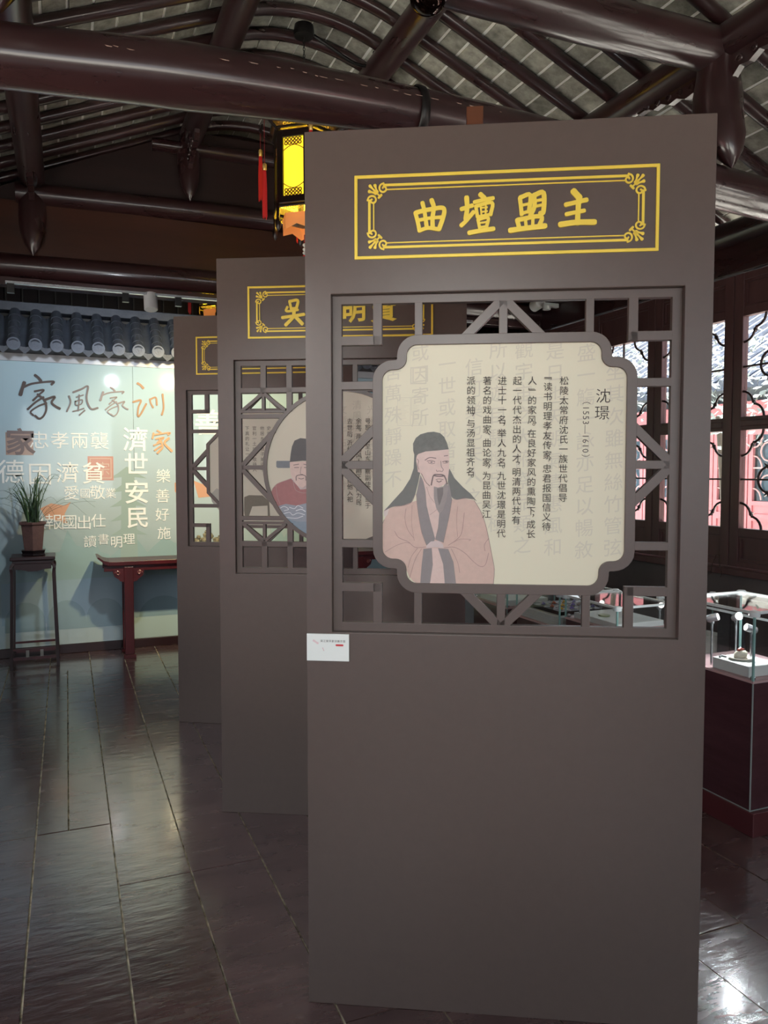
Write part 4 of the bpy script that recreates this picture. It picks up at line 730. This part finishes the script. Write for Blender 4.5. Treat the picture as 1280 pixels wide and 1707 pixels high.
# ================================================================ LANTERNS
LACB=mat('black_lacquer',(26,14,12),.28); GLOWY=mat('lantern_panel',(250,226,60),.5,emit=((255,214,40),.62),var=.1,vscale=12)
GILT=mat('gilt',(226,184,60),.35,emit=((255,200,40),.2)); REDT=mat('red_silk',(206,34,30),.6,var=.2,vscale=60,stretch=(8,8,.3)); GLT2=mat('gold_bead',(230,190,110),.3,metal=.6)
def lantern(x,y,zb,label,rot):
    t=thing('palace_lantern',label,'lantern',(x,y,zb),rot,'palace lanterns')
    H=.40; r=.205; V=[(r*math.cos(R(60*k)),r*math.sin(R(60*k))) for k in range(6)]
    for k in range(6):
        a,b_=Vector(V[k]),Vector(V[(k+1)%6]); d=(b_-a).normalized(); nrm=Vector((a+b_)).normalized(); L=(b_-a).length
        M_=Matrix(((d.x,nrm.x,0,a.x),(d.y,nrm.y,0,a.y),(0,0,1,0),(0,0,0,1)))
        m=MB(); m.box(.03,L-.03,-.018,-.012,.02,H-.02,M_); m.build('lit_panel',GLOWY,t)
        m=MB()
        for q in ((0,.034,-.02,.004,-.02,H+.02),(L-.034,L,-.02,.004,-.02,H+.02),(.03,L-.03,-.02,.003,-.02,.022),(.03,L-.03,-.02,.003,H-.022,H+.02)): m.box(*q,M_)
        m.box(.01,L-.01,-.004,.014,-.045,-.030,M_); m.box(.0,L,-.01,.018,H+.03,H+.045,M_); m.box(-.01,L+.01,-.01,.03,H+.085,H+.10,M_)
        m.build('frame',LACB,t,bevel=.0015)
        m=MB()  # openwork fretwork at both ends of the pane
        for z0,sz in ((.022,1),(H-.022,-1)):
            for c_ in (.052,.075,.098,.121,.144):
                if c_>L-.04: continue
                for zz in (.014,.036):
                    ring=[(c_+.0095*math.cos(R(j*40)),-.008,z0+sz*(zz+.009*math.sin(R(j*40)))) for j in range(10)]
                    m.tube([M_@Vector(p) for p in ring],.0036,5)
            m.tube([M_@Vector((.034+(L-.068)*j/10,-.008,z0+sz*(.078-.030*math.sin(math.pi*j/10)))) for j in range(11)],.0025,5)
        m.build('fretwork',mat('fret_brown',(120,74,20),.4),t,smooth=50)
        m=MB()
        for c_ in (.05,.08,.11,.14):
            for zz in (-.056,H+.058): m.tube([M_@Vector((c_+.011*math.cos(R(j*45)),.006,zz+.009*math.sin(R(j*45)))) for j in range(9)],.0028,5)
        m.build('gilt_scroll',GILT,t,smooth=50)
        # lower skirt
        a2,b2=a*.74,b_*.74; m=MB(); m.add([(a2.x,a2.y,-.065),(b2.x,b2.y,-.065),(b2.x*.98,b2.y*.98,-.165),((a2.x+b2.x)*.49,(a2.y+b2.y)*.49,-.135),(a2.x*.98,a2.y*.98,-.165)],[(0,1,2,3,4)])
        m.build('skirt_panel',mat('amber_skirt',(214,140,84),.5,emit=((230,140,70),.2)),t)
        m=MB(); p=Vector((a.x,a.y,0)); u=p.normalized()
        m.tube([p+Vector((0,0,-.02)),p+Vector((0,0,-.11)),p*1.0+Vector((0,0,-.125)),p+Vector((0,0,-.165)),p+Vector((0,0,-.185))],[.011,.011,.019,.016,.004],8)
        m.build('corner_drop',LACB,t,smooth=50)
        m=MB(); m.tube([p+Vector((0,0,H+.03)),p+u*.06+Vector((0,0,H+.07)),p+u*.10+Vector((0,0,H+.12)),p+u*.085+Vector((0,0,H+.16))],[.010,.012,.012,.005],8); m.build('dragon_arm',LACB,t,smooth=50)
        # tassel
        q=p+u*.10; zt=H+.11-.09-(.128 if k%2 else -.075)
        m=MB(); m.tube([q+Vector((0,0,H+.11)),q+Vector((0,0,zt-.10))],.002,6); ts=m.build('tassel_cord',mat('cord_red',(150,40,44),.6),t)
        MB().lathe([(.008,0),(.013,.006),(.012,.02),(.0135,.024),(.012,.04),(.006,.046)],(q.x,q.y,zt-.14),10).build('tassel_cap',GLT2,t,smooth=50)
        m=MB()
        for j in range(16):
            aa=2*math.pi*j/16; r_=.010; e=rnd.uniform(-.02,.012); m.tube([(q.x+r_*.8*math.cos(aa),q.y+r_*.8*math.sin(aa),zt-.14),(q.x+r_*1.3*math.cos(aa),q.y+r_*1.3*math.sin(aa),zt-.26),(q.x+r_*1.25*math.cos(aa),q.y+r_*1.25*math.sin(aa),zt-.41+e)],.0036,4)
        m.build('tassel',REDT,t,smooth=60)
    m=MB(); m.lathe([(.20,.50),(.12,.53),(.06,.60),(.02,.66),(.012,.675)],n=6); m.build('crown',LACB,t)
    MB().lathe([(.05,-.115),(.11,-.10),(.142,-.066),(.10,-.06)],n=6).build('inner_skirt',LACB,t)
    MB().tube([(0,0,-.17),(0,0,-.22)],.004,6).build('centre_cord',mat('cord_red',(150,40,44)),t)
    for z_ in (-.235,-.262,-.285): MB().lathe([(.004,-.012),(.013,-.004),(.013,.004),(.004,.012)],(0,0,z_),10).build('bead',WHITE,t,smooth=60)
    m=MB()
    for j in range(16):
        aa=2*math.pi*j/16; m.tube([(.008*math.cos(aa),.008*math.sin(aa),-.30),(.014*math.cos(aa),.014*math.sin(aa),-.55)],.004,4)
    m.build('centre_tassel',REDT,t)
    l=lamp('lantern_bulb','POINT',(x,y,zb+.2),9,(1,.75,.32),size=.05)
    return t
lantern(XC,4.83,3.185,'glowing yellow palace lantern with red tassels beside the nearest screen top',R(-99))
lantern(XC,7.93,3.185,'second yellow palace lantern far behind, above the farthest screen',R(-10-90))
# ================================================================ SHOWCASES
CASEW=mat('case_lacquer',(80,50,55),.14,var=.25,vscale=3,stretch=(1,.4,3),rvar=.05); PLW=mat('plinth_white',(226,232,228),.5); PINK=mat('pink_edge',(196,160,160),.4)
def showcase(x0,y0,x1,y1,zc,zt,label,seed=0,lamps=((.0,.5),(.45,.75)),cabinet=True):
    t=thing('showcase',label,'display case',(x0,y0,0),group='glass showcases'); W=x1-x0; L=y1-y0
    MB().box(-.0,W,-.0,L,.10,zc).build('cabinet',CASEW,t,bevel=.003)
    MB().box(-.012,W+.012,-.03,L+.012,0,.10).build('kick_base',mat('case_base',(86,38,42),.35),t,bevel=.003)
    m=MB(); m.box(-.006,W+.006,-.006,-.003,.10,.104); m.box(-.006,-.003,-.006,L,.10,.104); m.tube([(-.004,-.004,.10),(-.004,-.004,zc)],.0035,6); m.build('edge_strip',mat('edge_grey',(150,158,156),.4),t)
    MB().box(-.004,W+.004,-.004,L+.004,zc,zc+.010).build('top_edge',PINK,t)
    g=.004; z0=zc+.010
    for q in ((0,g,g,L-g),(W-g,W,g,L-g),(0,W,0,g),(0,W,L-g,L)): MB().box(q[0],q[1],q[2],q[3],z0,zt).build('glass_panel',GLASS,t)
    MB().box(-.003,W+.003,-.003,L+.003,zt,zt+.005).build('glass_lid',GLASS,t)
    m=MB()
    for a,b_ in (((0,0),(W,0)),((W,0),(W,L)),((W,L),(0,L)),((0,L),(0,0))): m.box(min(a[0],b_[0])-.006,max(a[0],b_[0])+.006,min(a[1],b_[1])-.006,max(a[1],b_[1])+.006,zt-.003,zt+.008)
    m.build('lid_rim',mat('rim_white',(246,252,250),.25),t)
    m=MB()
    for a,b_ in ((0,0),(W,0),(W,L),(0,L)): m.box(a-.004,a+.004,b_-.004,b_+.004,z0,zt)
    m.build('glass_edge',mat('edge_green',(150,190,184),.2),t)
    for a,b_ in ((0,0),(W,0),(W,L),(0,L)):
        MB().lathe([(.020,-.012),(.022,-.008),(.022,.008),(.016,.012)],(a,b_,zt),12).build('corner_cap',_M['rim_white'],t,smooth=40)
        MB().lathe([(.008,0),(.011,.004),(.011,.012),(.005,.018)],(a+(.012 if a==0 else -.012),b_+(.012 if b_==0 else -.012),z0),10).build('knob',STEEL,t,smooth=40)
    for (px,py,h,ay) in lamps:
        lt=MB().tube([(px,py,z0),(px,py,z0+h)],.0045,8).build('lamp_post',STEEL,t,smooth=50)
        MB().tube([(px,py,z0+h),(px,py,z0+h+.012)],.009,8).build('lamp_joint',STEEL,lt,smooth=50)
        M_=Matrix.Translation((px,py,z0+h+.024))@Matrix.Rotation(ay,4,'Z')@Matrix.Rotation(R(70),4,'Y')
        MB().lathe([(.014,-.022),(.017,-.018),(.017,.024),(.015,.026)],n=14,M=M_).build('lamp_head',mat('lamp_silver',(230,232,234),.2,metal=.6),lt,smooth=40)
        MB().lathe([(.0135,.0262),(.0135,.0275)],n=14,M=M_).build('lamp_lens',mat('lamp_lens',(255,255,250),.3,emit=((255,255,245),3)),lt)
    return t
A=(2.574,2.285,2.972,2.718); B_=(2.57,3.12,2.93,3.555); Cc=(2.57,3.612,2.96,4.06); Dd=(2.60,4.22,2.96,4.66)
showcase(*A,.632,.920,'nearest glass showcase at the right edge with a plate and small carving',lamps=((.052,.272,.185,R(-60)),(.188,.265,.180,R(-110)),(.135,.135,.155,R(160))))
lamp('showcase_bulb','POINT',(2.75,2.5,.88),4,(.9,.97,1),size=.02)
tag(MB().box(2.595,2.765,2.325,2.52,.643,.690).build('display_block',PLW,bevel=.003),'low white display block inside the nearest showcase','plinth')
t=thing('dish','white oval dish in the nearest showcase','dish',(2.665,2.435,.690)); MB().lathe([(.022,0),(.038,.003),(.048,.009),(.046,.011),(.035,.006),(.001,.004)],n=24).build('bowl',mat('ivory',(236,230,216),.35),t,smooth=40)
t=thing('jade_carving','small cream carving with a red cap resting on the white dish','carving',(2.665,2.435,.695))
m=MB(); m.tube([(-.030,0,.006),(-.02,.002,.014),(0,0,.020),(.02,-.002,.017),(.033,0,.006)],[.006,.014,.018,.016,.006],12); m.build('body',mat('cream_stone',(232,224,204),.35,var=.1,vscale=40),t,smooth=60)
m=MB(); m.tube([(-.014,0,.034),(.0,.0,.040),(.016,0,.036)],[.006,.009,.005],8); m.build('red_cap',mat('red_stone',(150,62,48),.4),t,smooth=60)
tag(MB().tube([(2.600,2.485,.695),(2.615,2.49,.699),(2.632,2.478,.695)],[.004,.006,.004],8).build('dark_seal',mat('dark_stone',(110,112,112),.4),smooth=50),'small dark grey stone beside the dish in the nearest showcase','stone')
showcase(*B_,.675,.802,'second glass showcase, seen through the lower lattice corner, with a jade disc',lamps=((.33,.06,.075,R(-120)),(.04,.36,.07,R(-40))))
tag(MB().box(2.60,2.90,3.15,3.52,.685,.715).build('display_block',PLW,bevel=.003),'low white display block in the second showcase','plinth')
tag(MB().lathe([(.012,0),(.03,.001),(.032,.006),(.028,.009),(.012,.008)],(2.68,3.36,.715),16).build('jade_disc',mat('jade',(150,158,120),.3,var=.3,vscale=60),smooth=40),'greenish jade disc lying on the white block of the second showcase','jade')
showcase(*Cc,.600,.800,'third glass showcase with a stepped white base and a black tray',lamps=((.32,.04,.09,R(-120)),))
for z0,z1,e in ((.611,.628,-.018),(.628,.642,-.006),(.642,.668,.008)):
    tag(MB().box(Cc[0]+e,Cc[2]-e,Cc[1]+e,Cc[3]-e,z0,z1).build('display_step',PLW,bevel=.002) if e>0 else MB().box(Cc[0]+.006,Cc[2]-.006,Cc[1]+.006,Cc[3]-.006,z0,z1).build('display_step',PLW,bevel=.002),{.611:'lowest white step under the black tray',.628:'middle white step under the black tray',.642:'top white step carrying the black tray'}[z0],'plinth')
t=thing('specimen_tray','black tray with white dividers and small coloured stones in the third showcase','tray',((Cc[0]+Cc[2])/2,(Cc[1]+Cc[3])/2,.668))
MB().ring(rect(-.15,.15,0,.022),rect(-.142,.142,.004,.022),-.17,.17).build('rim',BLACKM,t) if False else MB().box(-.15,.15,-.17,.17,0,.022).build('tray',BLACKM,t,bevel=.002)
for dx in (-.075,0,.075): MB().box(dx-.0025,dx+.0025,-.165,.165,.022,.026).build('divider',WHITE,t)
for dy in (-.09,0,.09): MB().box(-.145,.145,dy-.0025,dy+.0025,.022,.026).build('divider',WHITE,t)
CL=[(214,170,60),(120,100,190),(226,226,220),(90,80,150),(200,120,90)]
for k in range(12):
    dx=-.11+.075*(k%4); dy=-.12+.09*(k//4); c_=CL[k%5]
    MB().tube([(dx-.012,dy,.028),(dx,dy+.004,.034),(dx+.012,dy,.028)],[.004,.010,.005],8).build('stone_specimen',mat('stone_%d'%(k%5),c_,.3),t,smooth=60)
showcase(*Dd,.615,.80,'fourth glass showcase farthest along the row under the portrait card',lamps=((.05,.1,.08,R(-60)),))
tag(MB().box(2.63,2.93,4.25,4.62,.626,.665).build('display_block',PLW,bevel=.003),'white display block in the fourth showcase','plinth')
# low case behind the nearest showcase
showcase(3.30,2.80,3.72,3.62,.40,.735,'low glass showcase behind the nearest one, near the windows',lamps=((.3,.2,.20,R(-120)),))
tag(MB().box(3.50,3.66,3.46,3.60,.411,.515).build('display_block',mat('cream_block',(210,210,200),.5),bevel=.003),'square cream block in the low showcase behind','plinth')
for y in (3.30,3.40): tag(MB().box(3.58,3.60,y-.045,y+.045,.411,.68).build('framed_panel',mat('slate',(58,62,64),.4),bevel=.003),'dark upright panel in the low showcase, '+('nearer' if y<3.35 else 'farther')+' of the two','panel')
t=thing('display_plinth','plain grey display plinth at the end of the row of showcases','plinth',(3.25,5.75,0)); MB().box(-.35,.35,-.25,.25,0,.72).build('body',mat('grey_plinth',(150,154,154),.5,var=.05),t,bevel=.004); MB().box(-.36,.36,-.26,.26,.72,.74).build('top',mat('grey_plinth_top',(170,174,174),.4),t,bevel=.003)
# --- CCTV camera
t=thing('security_camera','white bullet security camera with looped cable high on the far window wall','camera',(4.02,5.93,3.0))
MB().box(-.02,.14,-.02,.02,-.02,.02).build('arm',WHITE,t,bevel=.006); MB().lathe([(.045,-.06),(.052,-.055),(.052,.05),(.04,.06)],n=18,M=Matrix.Translation((0,.12,.03))@Matrix.Rotation(R(80),4,'X')).build('body',WHITE,t,smooth=40)
MB().lathe([(.035,0),(.04,.03)],(.0,-.03,-.05),14).build('mount',WHITE,t,smooth=40); MB().tube(smooth([(0,.05,.05),(.0,.0,.085),(0,-.06,.06),(0,-.10,.09)]),.006,6).build('cable',WHITE,t,smooth=50)
# ================================================================ COURTYARD OUTSIDE
struct(MB().box(4.3,16,-3.42,16,-.22,-.10).build('floor_court',mat('court_paving',(186,184,176),.8,var=.1,vscale=2)),'stone paving of the courtyard')
struct(MB().box(-12,-1.57,-3.42,14,-.22,-.10).build('floor_court_left',mat('court_paving',(186,184,176),.8)),'stone paving on the other side')
struct(MB().box(-12,16,-16,-3.42,-.22,-.10).build('floor_court_near',mat('court_paving',(186,184,176),.8)),'stone paving behind the entrance')
gal=thing('gallery_building','overexposed pale red courtyard building with lattice doors and grey roof outside the windows','building',(9.0,0,0))
PK=mat('gallery_red',(206,128,134),.5,var=.1,vscale=3); PKL=mat('gallery_red_light',(222,172,172),.5)  # both reds paled, daylight overexposure put into the colour
MB().box(.10,.3,-2,12,0,2.9).build('back_wall',mat('gallery_inner',(96,104,108),.6,var=.4,vscale=1.5),gal)
GL=glass('gallery_glass',(.8,.9,.95),.02)
k=0; yy=-1.5
while yy<11.5:
    W=.62; dr=MB()
    for a,b_ in ((0,.07),(W-.07,W)): dr.box(0,.05,yy+a,yy+b_,0,2.1)
    for z0,z1 in ((0,.08),(.80,.90),(1.02,1.08),(2.02,2.1)): dr.box(0,.05,yy+.07,yy+W-.07,z0,z1)
    dr.box(.02,.035,yy+.07,yy+W-.07,.08,.80); dr.box(.02,.035,yy+.07,yy+W-.07,.90,1.02)
    dd=dr.build('door_leaf',PK,gal)
    m=MB(); yc=yy+W/2
    for zc in (1.32,1.78):
        for sy in (1,-1):
            for sz in (1,-1): m.tube([(.02,yc+sy*(.24-.14*math.sin(R(q))),zc+sz*(.22-.16*math.cos(R(q)))) for q in (0,25,50,75,90)],.012,5); m.tube([(.02,yc+sy*.12*math.cos(R(q)),zc+sz*.13*math.sin(R(q))) for q in (0,30,60,90)],.012,5)
    m.box(.01,.03,yy+.07,yy+W-.07,1.54,1.56); m.build('door_lattice',PKL,dd)
    MB().box(.045,.05,yy+.07,yy+W-.07,1.08,2.02).build('door_pane',GL,dd)
    yy+=W+.02; k+=1
    if k%4==0: MB().lathe([(.11,0),(.10,3.0)],(-.02,yy+.12,0),14).build('gallery_post',mat('gallery_post',(196,150,140),.5),gal,smooth=40); yy+=.24
MB().box(-.02,.12,-2,12,2.1,2.26).build('lintel',mat('gallery_white',(214,214,208),.6),gal); MB().box(0,.12,-2,12,2.26,2.5).build('frieze',PK,gal)
RF=mat('gallery_roof',(72,80,94),.8,var=.5,vscale=7,bump=.6,bscale=14,stretch=(1,3,1))
MB().prism([(-1.1,2.55),(-1.1,2.62),(3.0,4.9),(3.0,4.8)],-3,13,'y').build('roof_base',RF,gal)
rr=MB()
for k in range(64): 
    y=-2.9+k*.25; rr.tube([(-1.12,y,2.64),(3.0,y,4.93)],.055,6)
rr.build('roof_roll',RF,gal)['kind']='stuff'
gl2=copytree(gal); gl2.location=(-7.0,6,0); gl2.rotation_euler=(0,0,math.pi); tag(gl2,'added copy of the red building, unseen outside the left windows, blocking sky light','building')  # unseen copy added to keep low sky light off the screens
gl3=copytree(gal); gl3.location=(6,-9.5,0); gl3.rotation_euler=(0,0,-math.pi/2); tag(gl3,'added copy of the red building, unseen behind the viewer','building')  # unseen copy added to shape the light from behind the camera
for i,(x,y,h) in enumerate(((6.6,6.3,3.4),(7.2,4.2,3.0),(6.9,8.4,3.8))):
    t=thing('courtyard_tree','leafy courtyard tree outside the windows, '+('opposite the middle leaf','opposite the nearest leaf','farthest from the viewer')[i],'tree',(x,y,-.1))
    MB().tube([(0,0,0),(.05,.02,1.2),(.0,.1,2.2)],[.07,.05,.03],8).build('trunk',mat('bark',(90,80,70),.8),t,smooth=50)
    m=MB(); r_=random.Random(i)
    for k in range(700):
        a=r_.uniform(0,6.28); b_=r_.uniform(-1,1); rad=.75*r_.random()**.4; p=Vector((rad*math.cos(a)*math.sqrt(1-b_*b_),rad*math.sin(a)*math.sqrt(1-b_*b_),h-.9+rad*b_)); d=Vector((r_.uniform(-1,1),r_.uniform(-1,1),r_.uniform(-1,1))).normalized(); e=d.orthogonal().normalized()
        m.add([p-d*.05,p+e*.022,p+d*.05,p-e*.022],[(0,1,2,3)])
    m.build('foliage',mat('tree_leaf',(112,124,120),.6),t)['kind']='stuff'
